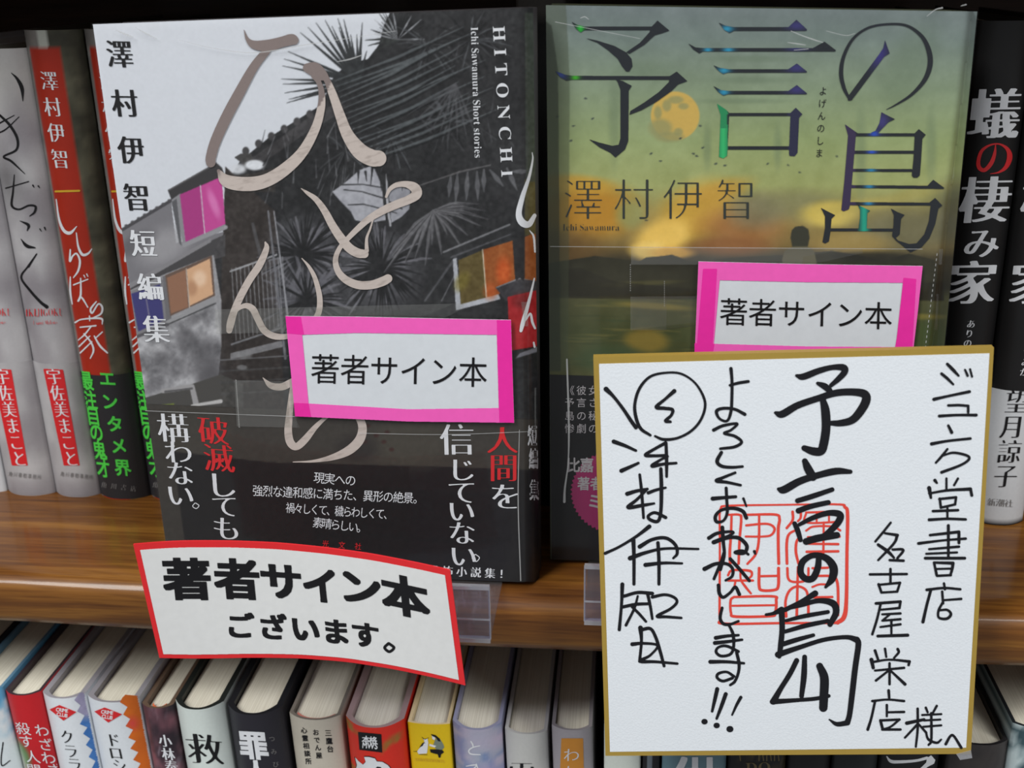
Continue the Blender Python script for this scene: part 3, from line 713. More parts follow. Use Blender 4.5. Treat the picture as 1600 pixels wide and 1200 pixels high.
b4, f4 = low('dark plum marbled spine with a small white author name, left of the white spine', (221, 1097), (272, 1101), (243, 1200), (293, 1200), marble, side=(130, 96, 72), rim=(104, 84, 70), board=0.0018, bulge=0.003, headband=(232, 110, 60), nv=90)
I = Ink(240, 1140, 290, 1204, 2.6)
for c, x, y in (('小', 258, 1157), ('林', 263, 1178), ('泰', 268, 1197)): I.ch(c, x, y, 21, 21, 4, 'minchob', skew=0.2)
I.mesh('author_lettering', b4, M_WHITE, f4, 0.0003, run=6)
b5, f5 = low('white spine with one big black kanji, left of the black spine', (273, 1090), (351, 1097), (294, 1200), (368, 1200), flat((216, 224, 220)), side=(40, 46, 44), rim=(34, 37, 35), board=0.0022, bulge=0.006, nv=12)
I = Ink(280, 1120, 365, 1204, 2)
I.ch('救', 320, 1170, 60, 52, 3, 'mincho', skew=0.15); I.mesh('title_lettering', b5, M_BLACK, f5, 0.0003, run=6)
b6, f6 = low('black spine with a bold white kanji title, between the white and beige spines', (354, 1094), (443, 1107), (370, 1200), (457, 1200), flat((40, 38, 46)), side=(30, 30, 34), board=0.0024, bulge=0.0065, nv=12)
I = Ink(360, 1130, 460, 1204, 2.2)
I.ch('罪', 396, 1164, 45, 46, 3, 'heavy', skew=0.14); I.ch('人', 402, 1209, 42, 44, 3, 'heavy', skew=0.14); I.mesh('title_lettering', b6, M_WHITE, f6, 0.0003, run=6)
I = Ink(410, 1140, 450, 1204, 2.6); I.col('つみび', 425, 1154, 431, 1194, 10, 10, 'reg'); I.mesh('small_lettering', b6, M_GREY, f6, 0.0003, run=6)
def beige(u, v):
    n = vnoise(u*20, v*500, 24, 51, 3); return lerp((188, 180, 166), (206, 198, 184), n)
b7, f7 = low('beige spine with three columns of small black lettering', (451, 1110), (533, 1119), (464, 1200), (543, 1200), beige, side=(120, 112, 104), bulge=0.004, headband=(214, 130, 116), nv=40)
I = Ink(460, 1130, 540, 1204, 2.8)
I.col('三鷹台', 513, 1145, 516, 1170, 11, 11, 'bold'); I.col('おでん屋', 493.5, 1144, 498.5, 1180, 10, 10, 'bold'); I.col('心霊相談所', 475, 1141, 482, 1189, 10, 10, 'bold'); I.ch('い', 503, 1204, 14, 12, 0, 'bold')
I.mesh('title_lettering', b7, M_BLACK, f7, 0.0003, run=6)
def redgold(u, v):
    n = vnoise(u*50, v*640, 13, 61, 2); k = np.clip((n-0.66)*14, 0, 1)*np.clip(np.abs(u-0.45)*4-0.2, 0, 1); return lerp((216, 48, 34), (150, 112, 50), k)
b8, f8 = low('bright red and gold blotched spine with a small black emblem', (539, 1113), (633, 1127), (549, 1200), (639, 1200), redgold, side=(196, 60, 54), rim=(166, 140, 140), board=0.0022, bulge=0.0065, nv=100)
I = Ink(550, 1130, 610, 1190, 2); I.poly([(900, 440), (1155, 465), (1165, 665), (915, 635)], 430, 1080, 6.957); I.mesh('black_emblem', b8, M_BLACK, f8, 0.0003, run=4)
I = Ink(550, 1130, 610, 1190, 3); I.ch('本', 572, 1155, 13, 12, 4, 'bold'); I.ch('格', 583, 1156, 13, 12, 4, 'bold'); I.latin('MWS', 566, 1168, 590, 1170, 13, 'bold', False)
I.mesh('emblem_lettering', b8, M_WHITE, f8, 0.0005, run=4)
SH = [(868, 712), (905, 755), (955, 795), (985, 765), (968, 712), (1020, 712), (1085, 728), (1105, 760), (1165, 765), (1225, 800), (1258, 840), (1270, 870), (870, 870), (890, 800)]
I = Ink(545, 1170, 640, 1204, 2); c0 = np.mean(SH, 0); I.poly([((x-c0[0])*1.06+c0[0], (y-c0[1])*1.12+c0[1]-2) for x, y in SH], 430, 1080, 6.957); I.mesh('lettering_outline', b8, M_BLACK, f8, 0.0003, run=4)
I = Ink(545, 1170, 640, 1204, 2); I.poly(SH, 430, 1080, 6.957); I.poly([(1090, 835), (1110, 815), (1150, 820), (1165, 850), (1160, 870), (1095, 870)], 430, 1080, 6.957, erase=True); I.mesh('title_lettering', b8, M_WHITE, f8, 0.0005, run=4)
b9, f9 = low('yellow spine with a small drawing of a seated figure and a dog', (636, 1126), (704, 1132), (642, 1200), (709, 1200), flat((226, 190, 22)), side=(206, 180, 130), bulge=0.001, nv=12, rim=(226, 204, 160))
def drw(name, polys, m, off=0.0003, strokes=()):
    I = Ink(640, 1130, 715, 1204, 2.4)
    for p in polys: I.poly(p, 620, 1080, 4.706)
    for q in strokes: I.stroke(q, 620, 1080, 4.706)
    I.mesh(name, b9, m, f9, off, run=5)
drw('drawing_clothes', [[(285, 350), (315, 345), (340, 385), (350, 410), (335, 430), (290, 425), (268, 395)]], mat('print_grey_green', (122, 132, 118)))
drw('drawing_white', [[(165, 420), (190, 395), (205, 365), (195, 350), (225, 345), (232, 375), (228, 410), (222, 455), (160, 460), (150, 440)], [(258, 325), (285, 330), (280, 358), (262, 350)], [(240, 385), (290, 400), (280, 412), (240, 400)]], M_WHITE, 0.0004)
drw('drawing_black', [[(250, 312), (285, 320), (315, 345), (322, 368), (305, 365), (288, 340), (262, 328)], [(243, 425), (290, 425), (335, 430), (348, 445), (335, 458), (290, 460), (250, 448)], [(300, 458), (328, 458), (322, 485), (310, 487)], [(188, 380), (205, 370), (190, 400), (170, 410), (160, 420)]], M_BLACK, 0.0005,
    [[(185, 335, 3), (205, 350, 5), (235, 340, 2)], [(125, 440, 1.5), (150, 440, 3)], [(205, 378, 4), (206, 380, 4)], [(165, 462, 3), (225, 465, 3)]])
I = Ink(640, 1180, 715, 1204, 3); 
for k in range(15): I.stroke([(650+k*3.0, 1184+k*0.2, 0.9), (651+k*3.0+(k % 3)*0.5, 1187+k*0.2, 0.9), (651.5+k*3.0, 1188.5+k*0.2, 0.7)])
I.mesh('small_lettering', b9, M_YELLOW, f9, 0.0004, run=5)
def lav(u, v):
    n = vnoise(u*50, v*640, 15, 71, 3); m = vnoise(u*50, v*640, 22, 72, 2); c = lerp((176, 172, 192), (134, 144, 184), np.clip((n-0.45)*4, 0, 1)); return c+(m[..., None]-0.5)*np.array((40, 10, 16))
b10, f10 = low('mottled lavender spine with thin white hiragana', (706, 1118), (785, 1134), (710, 1200), (790, 1200), lav, side=(150, 150, 176), bulge=0.0055, nv=100)
I = Ink(715, 1140, 780, 1204, 2.4)
for st in ([(545, 368, 9), (558, 390, 12), (562, 412, 8)], [(612, 400, 6), (560, 412, 10), (530, 435, 11), (545, 460, 11), (615, 466, 7)], [(510, 550, 6), (560, 542, 10), (585, 545, 8), (560, 575, 9)], [(585, 535, 9), (600, 575, 8)]): I.stroke(st, 620, 1080, 4.706)
I.mesh('title_lettering', b10, M_WHITE, f10, 0.0003, run=6)
b11, f11 = low('plain off-white spine left of the grey one with an orange label', (788, 1137), (856, 1141), (790, 1200), (857, 1200), flat((206, 205, 202)), side=(188, 186, 184), bulge=0.003, nv=12)
I = Ink(790, 1180, 856, 1204, 2); I.ch('零', 815, 1210, 42, 44, 1, 'mincho'); I.mesh('title_lettering', b11, M_BLACK, f11, 0.0003, run=6)
b12, f12 = low('grey spine with an orange title label', (861, 1129), (926, 1137), (862, 1200), (923, 1200), flat((172, 166, 172)), side=(150, 144, 148), bulge=0.003, nv=12)
I = Ink(870, 1150, 920, 1204, 1.5); I.poly([(1210, 345), (1370, 345), (1376, 590), (1200, 590)], 620, 1080, 4.706); I.mesh('orange_label', b12, mat('orange_print', (212, 142, 52)), f12, 0.0003, run=5)
I = Ink(870, 1160, 920, 1204, 2.4); I.ch('わ', 893, 1179, 27, 23, 0, 'light'); I.ch('た', 891, 1206, 26, 24, 0, 'light'); I.mesh('title_lettering', b12, M_WHITE, f12, 0.0005, run=5)
low('white spine under the lower left corner of the autograph board', (943, 1130), (1003, 1133), (940, 1200), (1001, 1200), flat((214, 220, 212)), side=(190, 190, 186), bulge=0.002, nv=8)
def blkstripe(u, v): return np.where((np.abs(u-0.42) < 0.13)[..., None], np.array((96, 104, 112.)), np.array((24, 24, 28.))+0*u[..., None])
low('thin black spine with a grey stripe below the autograph board', (1004, 1133), (1033, 1134), (1003, 1200), (1032, 1200), blkstripe, side=(30, 30, 34), bulge=0.001, nv=8)
b15, f15 = low('blue-grey spine with a big white kanji below the autograph board', (1035, 1132), (1138, 1136), (1034, 1200), (1135, 1200), flat((104, 134, 146)), side=(60, 80, 90), bulge=0.003, nv=8)
I = Ink(1035, 1176, 1140, 1206, 2); I.ch('供', 1086, 1222, 84, 84, 0, 'bold'); I.mesh('title_lettering', b15, M_WHITE, f15, 0.0003, run=6)
def goldbits(u, v): n = vnoise(u*60, v*600, 9, 81, 3); return lerp((26, 25, 26), (74, 64, 42), np.clip((n-0.5)*4, 0, 1))
b16, f16 = low('black spine with dull gold lettering below the autograph board', (1139, 1134), (1232, 1136), (1136, 1200), (1228, 1200), goldbits, side=(26, 26, 28), bulge=0.003, nv=70)
I = Ink(1140, 1176, 1230, 1206, 2.2); 
for k in range(6): I.stroke([(1186+k*6, 1180, 2), (1186+k*6+(k % 2), 1188, 2)])
I.stroke([(1156, 1180, 2), (1157, 1188, 2)]); I.latin('DO', 1164, 1208, 1205, 1207, 24, 'serif2');
I.mesh('title_lettering', b16, mat('dull_gold_print', (104, 90, 56)), f16, 0.0003, run=6)
low('plain black spine right of the gold-lettered one, below the autograph board', (1233, 1140), (1302, 1142), (1230, 1200), (1298, 1200), flat((28, 27, 29)), side=(26, 26, 28), bulge=0.003, nv=8)
low('dark slate spine left of the one with a white katakana', (1303, 1142), (1376, 1144), (1299, 1200), (1370, 1200), flat((34, 38, 40)), side=(26, 26, 28), bulge=0.003, nv=8)
b18, f18 = low('black spine with white katakana near the lower right corner of the autograph board', (1377, 1146), (1472, 1149), (1371, 1200), (1464, 1200), flat((26, 25, 28)), side=(26, 26, 28), bulge=0.003, nv=8)
I = Ink(1370, 1176, 1470, 1206, 2); I.stroke([(455, 755, 8), (490, 795, 26), (560, 800, 26), (700, 790, 22), (790, 768, 24)], 1300, 1040, 5.333)
I.poly([(790, 770), (825, 745), (860, 785), (850, 815), (800, 840), (760, 870), (700, 880), (745, 845), (785, 805)], 1300, 1040, 5.333); I.mesh('title_lettering', b18, M_WHITE, f18, 0.0003, run=6)
def dkb(u, v): n = vnoise(u*60, v*600, 6, 91, 3); return lerp((54, 50, 50), (74, 68, 66), n)
low('dark brown spine with pale page tops at the lower right corner of the autograph board', (1480, 1156), (1577, 1150), (1470, 1200), (1567, 1200), dkb, side=(34, 32, 34), bulge=0.004, nv=50)
def tealw(u, v): n = vnoise(u*60, v*600, 20, 92, 3); return lerp((60, 84, 92), (200, 214, 216), np.clip((n-0.5)*6, 0, 1))
low('teal and white spine at the lower right photo edge', (1581, 1128), (1676, 1134), (1572, 1200), (1664, 1200), tealw, side=(30, 34, 38), bulge=0.003, nv=80)

# ------------------------------------------------------------------ face-out book 1 (palms and old house in black and white)
def ring_solid(name, ring, z0, z1, parent, m):
    n = len(ring); V = [(x, y, z) for z in (z0, z1) for x, y in ring]
    Fc = [(i, (i+1) % n, (i+1) % n+n, i+n) for i in range(n)]+[tuple(range(n-1, -1, -1)), tuple(range(n, 2*n))]
    return new_mesh(name, V, Fc, parent, m)
def face_out(label, xL, xf, bx, y0, th, z0, z1, z1r, m, page_tint=M_PAGES):
    """hardcover standing face out; spine on the right, rounded between xf and xf + bx"""
    t = thing('book', ((xL+xf)/2, y0+th/2, z0), label, 'book', 'books shown face out on the middle shelf')
    h = th/2; arc = [(xf+bx*math.sin(a), y0+h-h*math.cos(a)) for a in np.linspace(0.08, math.pi-0.08, 17)]
    i = 0.0024; arc2 = [(xf+(bx-i)*math.sin(a), y0+h+(h-i)*math.cos(a)) for a in np.linspace(0, math.pi, 17)]
    out = [(xL, y0), (xf, y0)]+arc+[(xf, y0+th), (xL, y0+th), (xL, y0+th-i)]+arc2+[(xL, y0+i)]
    n = len(out); V = [(x, y, z0) for x, y in out]+[(x, y, z1+(z1r-z1)*(x-xL)/(xf-xL)) for x, y in out]; Fc = [(a, (a+1) % n, (a+1) % n+n, a+n) for a in range(n)]
    # rim strips between the outer and the inner run
    no = 2+17+2; 
    for q in (0, n):
        for a in range(no-1):
            b = n-1-a; c = n-1-(a+1); f = (a+q, a+1+q, c+q, b+q); Fc.append(f if q else f[::-1])
    sm = np.zeros(len(Fc), bool); sm[2:18] = True
    new_mesh('jacket', V, Fc, t, m, smooth=sm)
    pr = [(xL+0.003, y0+i), (xf-0.001, y0+i)]+[(xf-0.001+(bx-i)*0.7*math.sin(a), y0+h-(h-i)*math.cos(a)) for a in np.linspace(0.1, math.pi-0.1, 9)]+[(xf-0.001, y0+th-i), (xL+0.003, y0+th-i)]
    ring_solid('page_block', pr, z0+0.003, min(z1, z1r)-0.003, t, page_tint)
    return t

X1F, B1, Y1, T1h = -0.0345, 0.0068, 0.008, 0.023
def yb1(x, z):
    q = np.clip((x-X1F)/B1, 0, 0.9995); return Y1+T1h/2*(1-np.sqrt(1-q*q))
A1 = dict(TL=(145, 38), TR=(833, 12), BL=(265, 888), BR=(843, 909))
M_J1 = mat('dark_jacket_print', (50, 48, 50), rough=0.4)
M_PINKP = mat('page_block_edge', (206, 176, 172), rough=0.8)
bk1 = face_out('black-and-white photo cover book with palm trees, an old house and pale brush title', -0.1637, X1F, B1-0.0003, Y1+0.0002, T1h, 0.0015, 0.1917, 0.1947, M_J1, M_PINKP)

a = Art(130, 0, 860, 920, (216, 219, 227))
# sky tint, then roofs and walls of the old house
D = [(352, 300), (366, 266), (376, 250), (392, 238), (420, 215), (460, 190), (500, 165), (512, 142), (522, 118), (545, 100), (575, 92), (592, 70), (600, 40), (612, 14), (860, 5), (860, 925), (330, 925), (345, 640), (347, 540), (336, 470), (332, 400), (350, 360)]
a.poly(D, (40, 40, 42))
a.poly([(340, 640), (345, 470), (352, 260), (430, 330), (445, 640)], (52, 46, 44))
a.poly([(184, 362), (267, 311), (275, 380), (350, 362), (345, 378), (200, 452)], (122, 120, 125)); a.blob(255, 385, 40, 26, (160, 158, 162), 0.8, 1.2, -25); a.blob(215, 380, 30, 14, (92, 90, 94), 0.7, 1.0, -30)
a.line([(186, 362, 5), (268, 313, 5)], (72, 70, 74))
for k in range(9): a.blob(188+k*9.6, 358-k*5.6, 3.2, 2.2, (80, 78, 82), 0.9, 0.6)
a.poly([(198, 452), (330, 376), (352, 366), (352, 400), (256, 430), (202, 458)], (70, 68, 70)); a.poly([(196, 446), (330, 372), (330, 378), (198, 454)], (134, 132, 136))
# wall below
a.poly([(200, 455), (258, 428), (334, 398), (346, 470), (346, 540), (336, 640), (200, 640)], (150, 149, 153))
W1 = inpoly(a.X, a.Y, [(212, 520), (262, 498), (338, 470), (346, 540), (336, 640), (228, 640)])*1.0
a.grain(26, 75, 3, W1, 5); a.grain(6, 26, 23, W1, 3)
for x, y, rx, ry, al in ((290, 532, 16, 18, .6), (320, 560, 22, 34, .55), (275, 575, 30, 16, .35), (250, 560, 12, 10, .4), (330, 600, 22, 40, .7), (300, 500, 12, 8, .4), (240, 600, 20, 10, .3)): a.blob(x, y, rx, ry, (78, 76, 80), al, 1.2)
a.poly([(203, 455), (256, 436), (262, 505), (215, 528), (208, 500)], (128, 126, 130)); a.poly([(205, 459), (250, 444), (256, 500), (216, 518)], (62, 60, 116)); a.line([(226, 452, 2), (236, 512, 2)], (120, 116, 140)); a.poly([(254, 432), (262, 430), (268, 500), (260, 505)], (110, 108, 112))
a.poly([(258, 430), (331, 399), (336, 462), (266, 494)], (104, 84, 74)); a.poly([(261, 434), (290, 421), (294, 480), (267, 490)], (146, 106, 84)); a.poly([(292, 421), (328, 404), (333, 460), (296, 478)], (214, 170, 134))
a.blob(312, 435, 10, 12, (238, 206, 178), 0.8, 1); a.blob(300, 450, 8, 12, (168, 122, 92), 0.6, 1); a.line([(291, 420, 1.6), (296, 480, 1.6)], (190, 176, 166))
a.line([(262, 503, 5), (337, 469, 5)], (150, 149, 152)); a.line([(262, 507, 2), (337, 474, 2)], (70, 70, 72)); a.line([(212, 527, 5), (262, 507, 5)], (86, 84, 88))
# dormer with the pink window
a.poly([(262, 297), (338, 254), (347, 262), (352, 277), (270, 318)], (58, 56, 58)); a.line([(264, 297, 2), (338, 255, 2)], (96, 94, 96))
a.poly([(268, 312), (282, 302), (290, 378), (352, 350), (354, 358), (288, 386)], (140, 139, 144)); a.poly([(268, 316), (276, 310), (284, 384), (280, 380)], (92, 92, 96))
a.poly([(281, 304), (346, 276), (352, 350), (290, 378)], (170, 58, 130)); a.poly([(314, 291), (346, 276), (352, 350), (321, 364)], (196, 74, 150)); a.blob(334, 318, 6, 22, (222, 130, 190), 0.8, 1.2, -20); a.line([(313, 290, 1.6), (320, 365, 1.6)], (206, 196, 206))
a.line([(288, 383, 6), (353, 355, 6)], (150, 149, 154))
# ground at the wall foot
a.poly([(225, 622), (300, 600), (345, 585), (380, 600), (380, 650), (228, 650)], (74, 72, 70)); a.line([(255, 611, 7), (300, 604, 8), (306, 630, 9)], (158, 156, 158)); a.line([(300, 634, 4), (345, 627, 6)], (190, 188, 188)); a.poly([(240, 634), (272, 630), (272, 640), (240, 642)], (112, 124, 60)); a.line([(258, 612, 3), (300, 607, 3)], (90, 88, 90))
# ridge of the second roof
a.line([(380, 262, 10), (420, 238, 16), (480, 196, 18), (530, 168, 18)], (62, 60, 62))
for k in range(7): a.blob(384+k*20, 236-k*11.5, 5.5, 6.5, (70, 68, 70), 1, 0.4)
a.poly([(366, 246), (376, 240), (392, 240), (398, 252), (392, 262), (382, 258)], (70, 68, 68)); a.blob(398, 258, 15, 8, (222, 224, 230), 1, 0.5); a.blob(372, 264, 12, 8, (214, 216, 222), 0.9, 0.8)
a.poly([(352, 278), (372, 274), (400, 270), (430, 262), (430, 300), (356, 300)], (58, 54, 52))
# big palm crown: blades fanning left and up
rs = random.Random(4)
C0 = (560, 128); TP = [(275, 570), (285, 607), (300, 670), (330, 717), (315, 742), (285, 475), (295, 425), (325, 372), (412, 235), (468, 197), (525, 165), (590, 145), (683, 135), (725, 140), (858, 165), (775, 250), (640, 190), (690, 200), (820, 250), (890, 370)]
for x, y in TP:
    px, py = 380+x/4.615, y/4.615
    a.line([(px, py, 0.8), ((px+C0[0])/2, (py+C0[1])/2, 4.6), (C0[0], C0[1], 5)], (50, 52, 54))
for x, y in ((980, 95), (1025, 95), (1060, 90), (975, 170), (938, 222), (880, 290), (1160, 100), (900, 330), (1110, 90), (940, 380), (1200, 90)):
    px, py = 380+x/4.615, y/4.615; a.line([(px, py, 0.8), ((px+620)/2, (py+60)/2, 4), (620, 62, 5)], (48, 50, 50))
for k in range(26):
    an = -2.9+k*0.115; R1 = 34+rs.uniform(0, 16); a.line([(622, 62, 1), (622+math.cos(an)*R1*0.6, 62+math.sin(an)*R1*0.6, 2.6), (622+math.cos(an)*R1, 62+math.sin(an)*R1, 0.8)], rs.choice([(168, 170, 176), (24, 24, 26), (24, 24, 26)]), al=0.8)
for cx, cy, R0 in ((668, 70, 62), (735, 62, 70), (700, 190, 56), (612, 215, 60), (540, 235, 52)):
    for k in range(30):
        an = rs.uniform(0, 6.283); R1 = R0*rs.uniform(0.5, 1.0); a.line([(cx+math.cos(an)*5, cy+math.sin(an)*5, 1.5), (cx+math.cos(an)*R1*0.6, cy+math.sin(an)*R1*0.6, 3.2), (cx+math.cos(an)*R1, cy+math.sin(an)*R1+5, 0.8)], rs.choice([(82, 84, 88), (26, 26, 28), (70, 71, 74), (22, 22, 24)]), al=0.75)
for k in range(16):   # slanting leaf blades
    x0 = 524+k*2.5; y0_ = 112+k*8.6; L = 190+rs.uniform(-30, 30); a.line([(x0, y0_+14, 1), (x0+L*0.5, y0_-24, 4.5), (x0+L, y0_-70, 1)], (92, 97, 100), al=0.8); a.line([(x0, y0_+18, 1), (x0+L*0.5, y0_-19, 3), (x0+L, y0_-66, 1)], (24, 25, 27), al=0.9)
for k in range(60):
    x = rs.uniform(410, 600); y = rs.uniform(190, 300); a.line([(x, y, 1), (x+rs.uniform(-14, 8), y+rs.uniform(18, 40), 2.6)], rs.choice([(104, 104, 108), (34, 33, 34), (34, 33, 34), (130, 130, 134)]), al=0.6)
# pale patches of sky seen between the fronds
Q = lambda L: [(360+x/4.617, 240+y/4.617) for x, y in L]
a.poly(Q([(735, 275), (820, 215), (850, 190), (930, 120), (1010, 90), (1050, 120), (1085, 190), (1110, 300), (1120, 480), (1000, 500), (900, 480), (870, 420), (800, 350)]), (166, 166, 174)); a.poly(Q([(1140, 280), (1200, 230), (1300, 260), (1290, 400), (1230, 460), (1160, 500)]), (150, 150, 158))
for L in ([(800, 225, 8), (950, 222, 8), (1100, 245, 8)], [(820, 260, 8), (950, 275, 8), (1100, 320, 10), (1240, 400, 8)], [(850, 370, 8), (960, 365, 8), (1080, 395, 8), (1200, 430, 6)], [(1050, 120, 12), (1100, 230, 14), (1110, 360, 14), (1140, 520, 16)]): a.line([(360+x/4.617, 240+y/4.617, w_/4.617) for x, y, w_ in L], (44, 44, 46))
a.line([(360+1125/4.617, 240+150/4.617, 2), (360+1135/4.617, 240+400/4.617, 4), (360+1155/4.617, 240+520/4.617, 3)], (176, 176, 182))
for k in range(9): x = 560+k*11; a.line([(x, 262+rs.uniform(-4, 8), 4), (x+rs.uniform(-4, 4), 285+rs.uniform(-6, 14), 0.8)], (40, 40, 42))
for cx, cy, n, r0, r1, bgc, seed in ((474, 398, 64, 12, 84, (112, 111, 118), 1), (596, 418, 70, 16, 88, (112, 111, 118), 2), (480, 470, 30, 20, 80, (104, 103, 110), 3)):
    rr = random.Random(seed)
    a.blob(cx, cy+8, 56, 58, bgc, 0.55, 1.0)
    for k in range(34): t_ = rr.uniform(0, 6.283); R1 = rr.uniform(30, 84); c_, s_ = math.cos(t_), math.sin(t_); a.line([(cx+c_*R1*0.35, cy+s_*R1*0.35, 1), (cx+c_*R1*0.8, cy+s_*R1*0.8+4, 4.5), (cx+c_*R1, cy+s_*R1+8, 2)], bgc, al=0.75)
    for k in range(n):
        t_ = rr.uniform(0, 6.283); R0 = rr.uniform(2, r0); R1 = rr.uniform(r1*0.55, r1); c_, s_ = math.cos(t_), math.sin(t_)
        a.line([(cx+c_*R0, cy+s_*R0, 3.2), (cx+c_*(R0+R1)/2, cy+s_*(R0+R1)/2+3, 3.4), (cx+c_*R1, cy+s_*R1+9, 0.8)], (30, 30, 32), al=0.95)
    a.blob(cx, cy, 16, 12, (30, 30, 32), 0.9, 0.8)
# grey lit fan of leaves on the right, and hanging blades
for x, y in ((150, 920), (200, 820), (270, 862), (300, 800), (390, 880), (350, 760), (430, 760), (490, 835), (520, 700), (600, 770), (640, 705), (580, 660), (760, 610), (740, 560), (700, 520), (690, 640), (230, 760), (720, 650), (180, 880), (640, 530), (330, 840)):
    tx, ty = 560+x/3.75, 180+y/3.75; a.line([(677, 329, 2), ((677+tx)/2, (329+ty)/2-6, 6), (tx, ty, 1)], (112, 111, 115), al=0.75); a.line([(677, 329, 1), ((677+tx)/2+3, (329+ty)/2-5, 2), (tx+2, ty, 1)], (58, 57, 60), al=0.9)
a.line([(655, 290, 2), (720, 268, 3), (766, 258, 2)], (92, 90, 92))
for x, y, b, c_ in ((580, 345, 570, 510), (640, 335, 632, 500), (695, 330, 700, 500), (735, 318, 735, 450), (770, 320, 850, 418), (870, 310, 930, 440), (540, 360, 530, 480), (900, 330, 1010, 330)): a.line([(560+x/3.75, 180+y/3.75, 2.5), (560+(x+b)/7.5, 180+(y+c_)/7.5, 8), (560+b/3.75, 180+c_/3.75, 1)], (98, 98, 102), al=0.85)
for k in range(40): x = rs.uniform(640, 790); y = rs.uniform(30, 240); an = rs.uniform(0.6, 1.9); L = rs.uniform(14, 46); a.line([(x, y, 1), (x+math.cos(an)*L, y+math.sin(an)*L, rs.uniform(1.5, 3))], rs.choice([(72, 72, 75), (30, 30, 32), (84, 84, 88)]), al=0.5)
for k in range(9): an = 1.2+k*0.17; a.line([(712, 130, 2), (712+math.cos(an)*45, 130+math.sin(an)*45, 4), (712+math.cos(an)*88, 130+math.sin(an)*88, 1)], (88, 88, 92), al=0.6)
# right house: roof bars, window, red wall
Z = lambda L: [(560+x/3.75, 180+y/3.75) for x, y in L]
a.poly(Z([(495, 800), (880, 632), (905, 655), (905, 700), (560, 840), (400, 1090), (350, 1090)]), (44, 44, 46)); a.line(Z([(500, 805), (885, 640)])[0:1] and [(693, 394, 3), (796, 351, 3)], (118, 118, 122)); a.line([(705, 402, 3), (798, 366, 2)], (80, 80, 84)); a.line([(712, 402, 4), (664, 470, 3)], (76, 76, 80)); a.line([(724, 404, 2), (690, 470, 2)], (90, 90, 94))
a.poly(Z([(553, 842), (575, 838), (600, 1105), (820, 1048), (832, 1078), (572, 1143)]), (176, 178, 186)); a.poly(Z([(585, 850), (728, 790), (748, 1068), (600, 1108)]), (92, 78, 40)); a.blob(722, 440, 10, 16, (120, 108, 44), 0.7, 1, 30)
a.poly(Z([(730, 788), (903, 735), (918, 965), (825, 1048), (748, 1068)]), (150, 82, 34)); a.blob(787, 425, 11, 22, (208, 92, 36), 0.85, 1.2); a.blob(766, 455, 10, 12, (196, 92, 40), 0.6, 1.2); a.line([(754, 390, 1.6), (760, 464, 1.6)], (212, 200, 180))
a.poly([(774, 449), (812, 434), (838, 438), (838, 460), (790, 470)], (64, 62, 66)); a.line([(776, 449, 1.5), (812, 435, 2), (838, 438, 1.5)], (140, 140, 146))
a.poly([(793, 464), (845, 452), (845, 540), (797, 548)], (170, 36, 42)); a.blob(815, 470, 14, 12, (110, 40, 40), 0.6, 1.2); a.poly([(812, 552), (845, 540), (845, 548), (806, 560)], (120, 120, 128)); a.poly([(804, 376), (818, 368), (819, 440), (812, 434), (806, 440)], (40, 38, 40)); a.poly([(820, 370), (845, 360), (845, 440), (820, 436)], (150, 84, 40)); a.poly([(820, 280), (845, 280), (845, 364), (820, 368)], (84, 78, 48)); a.poly([(820, 20), (845, 20), (845, 284), (822, 284)], (62, 68, 62))
# balcony rails, stair, gutter pipes
for k in range(13): x = 362+k*6.6; a.line([(x, 420-k*1.6, 1.5), (x+7, 532-k*2.2, 1.5)], (136, 136, 140), al=0.85)
a.line([(360, 424, 3), (432, 398, 3)], (150, 150, 154)); a.line([(362, 538, 3), (440, 512, 3)], (120, 120, 124)); a.poly([(360, 552), (440, 532), (442, 542), (360, 562)], (126, 125, 128))
a.line([(419, 330, 3), (446, 560, 4)], (112, 112, 118)); a.line([(428, 330, 2), (456, 540, 3)], (150, 150, 156)); a.line([(340, 563, 2), (450, 556, 2)], (104, 103, 106)); a.line([(395, 350, 5), (412, 420, 6)], (80, 78, 80))
for y in (580, 598, 616): a.line([(345, y, 3), (450, y-6, 3)], (76, 75, 76), al=0.7)
a.blob(382, 555, 12, 5, (140, 140, 142), 0.7, 0.8); a.blob(378, 574, 8, 4, (120, 120, 122), 0.8, 0.6)
Dm = inpoly(a.X, a.Y, D)*1.0; a.grain(5, 14, 6, Dm, 2); a.grain(60, 12, 7, Dm, 3)
sheet('front_cover', A1['TL'], A1['TR'], A1['BL'], (843, 909), yb1, bk1, M_JACKET, a, 1.4)

# paper band around the lower third
b = Art(130, 620, 860, 925, (30, 28, 30))
b.poly([(220, 630), (850, 655), (850, 735), (660, 728), (420, 722), (225, 718)], (62, 58, 54)); b.blob(640, 690, 60, 40, (74, 70, 62), 0.7, 1); b.blob(300, 690, 60, 60, (66, 62, 56), 0.6, 1.2); b.blob(560, 700, 30, 20, (40, 36, 36), 0.6, 1)
for x, y in ((575, 665), (588, 680), (600, 690), (612, 702), (570, 690), (605, 675)): b.blob(x, y, 4, 3, (60, 34, 32), 0.8, 0.8)
b.poly([(225, 700), (420, 722), (640, 728), (640, 930), (225, 930)], (30, 28, 29)); b.poly([(225, 640), (262, 640), (300, 930), (225, 930)], (58, 54, 50)); b.grain(4, 5, 12, None, 2)
vB = (633-38)/(893-38); 
def lerp2(p, q, t): return (p[0]+(q[0]-p[0])*t, p[1]+(q[1]-p[1])*t)
sheet('paper_band', lerp2(A1['TL'], A1['BL'], 0.6975), lerp2(A1['TR'], (843, 909), 0.716), A1['BL'], (843, 909), yb1, bk1, M_JACKET, b, 2.0, off=0.0004)

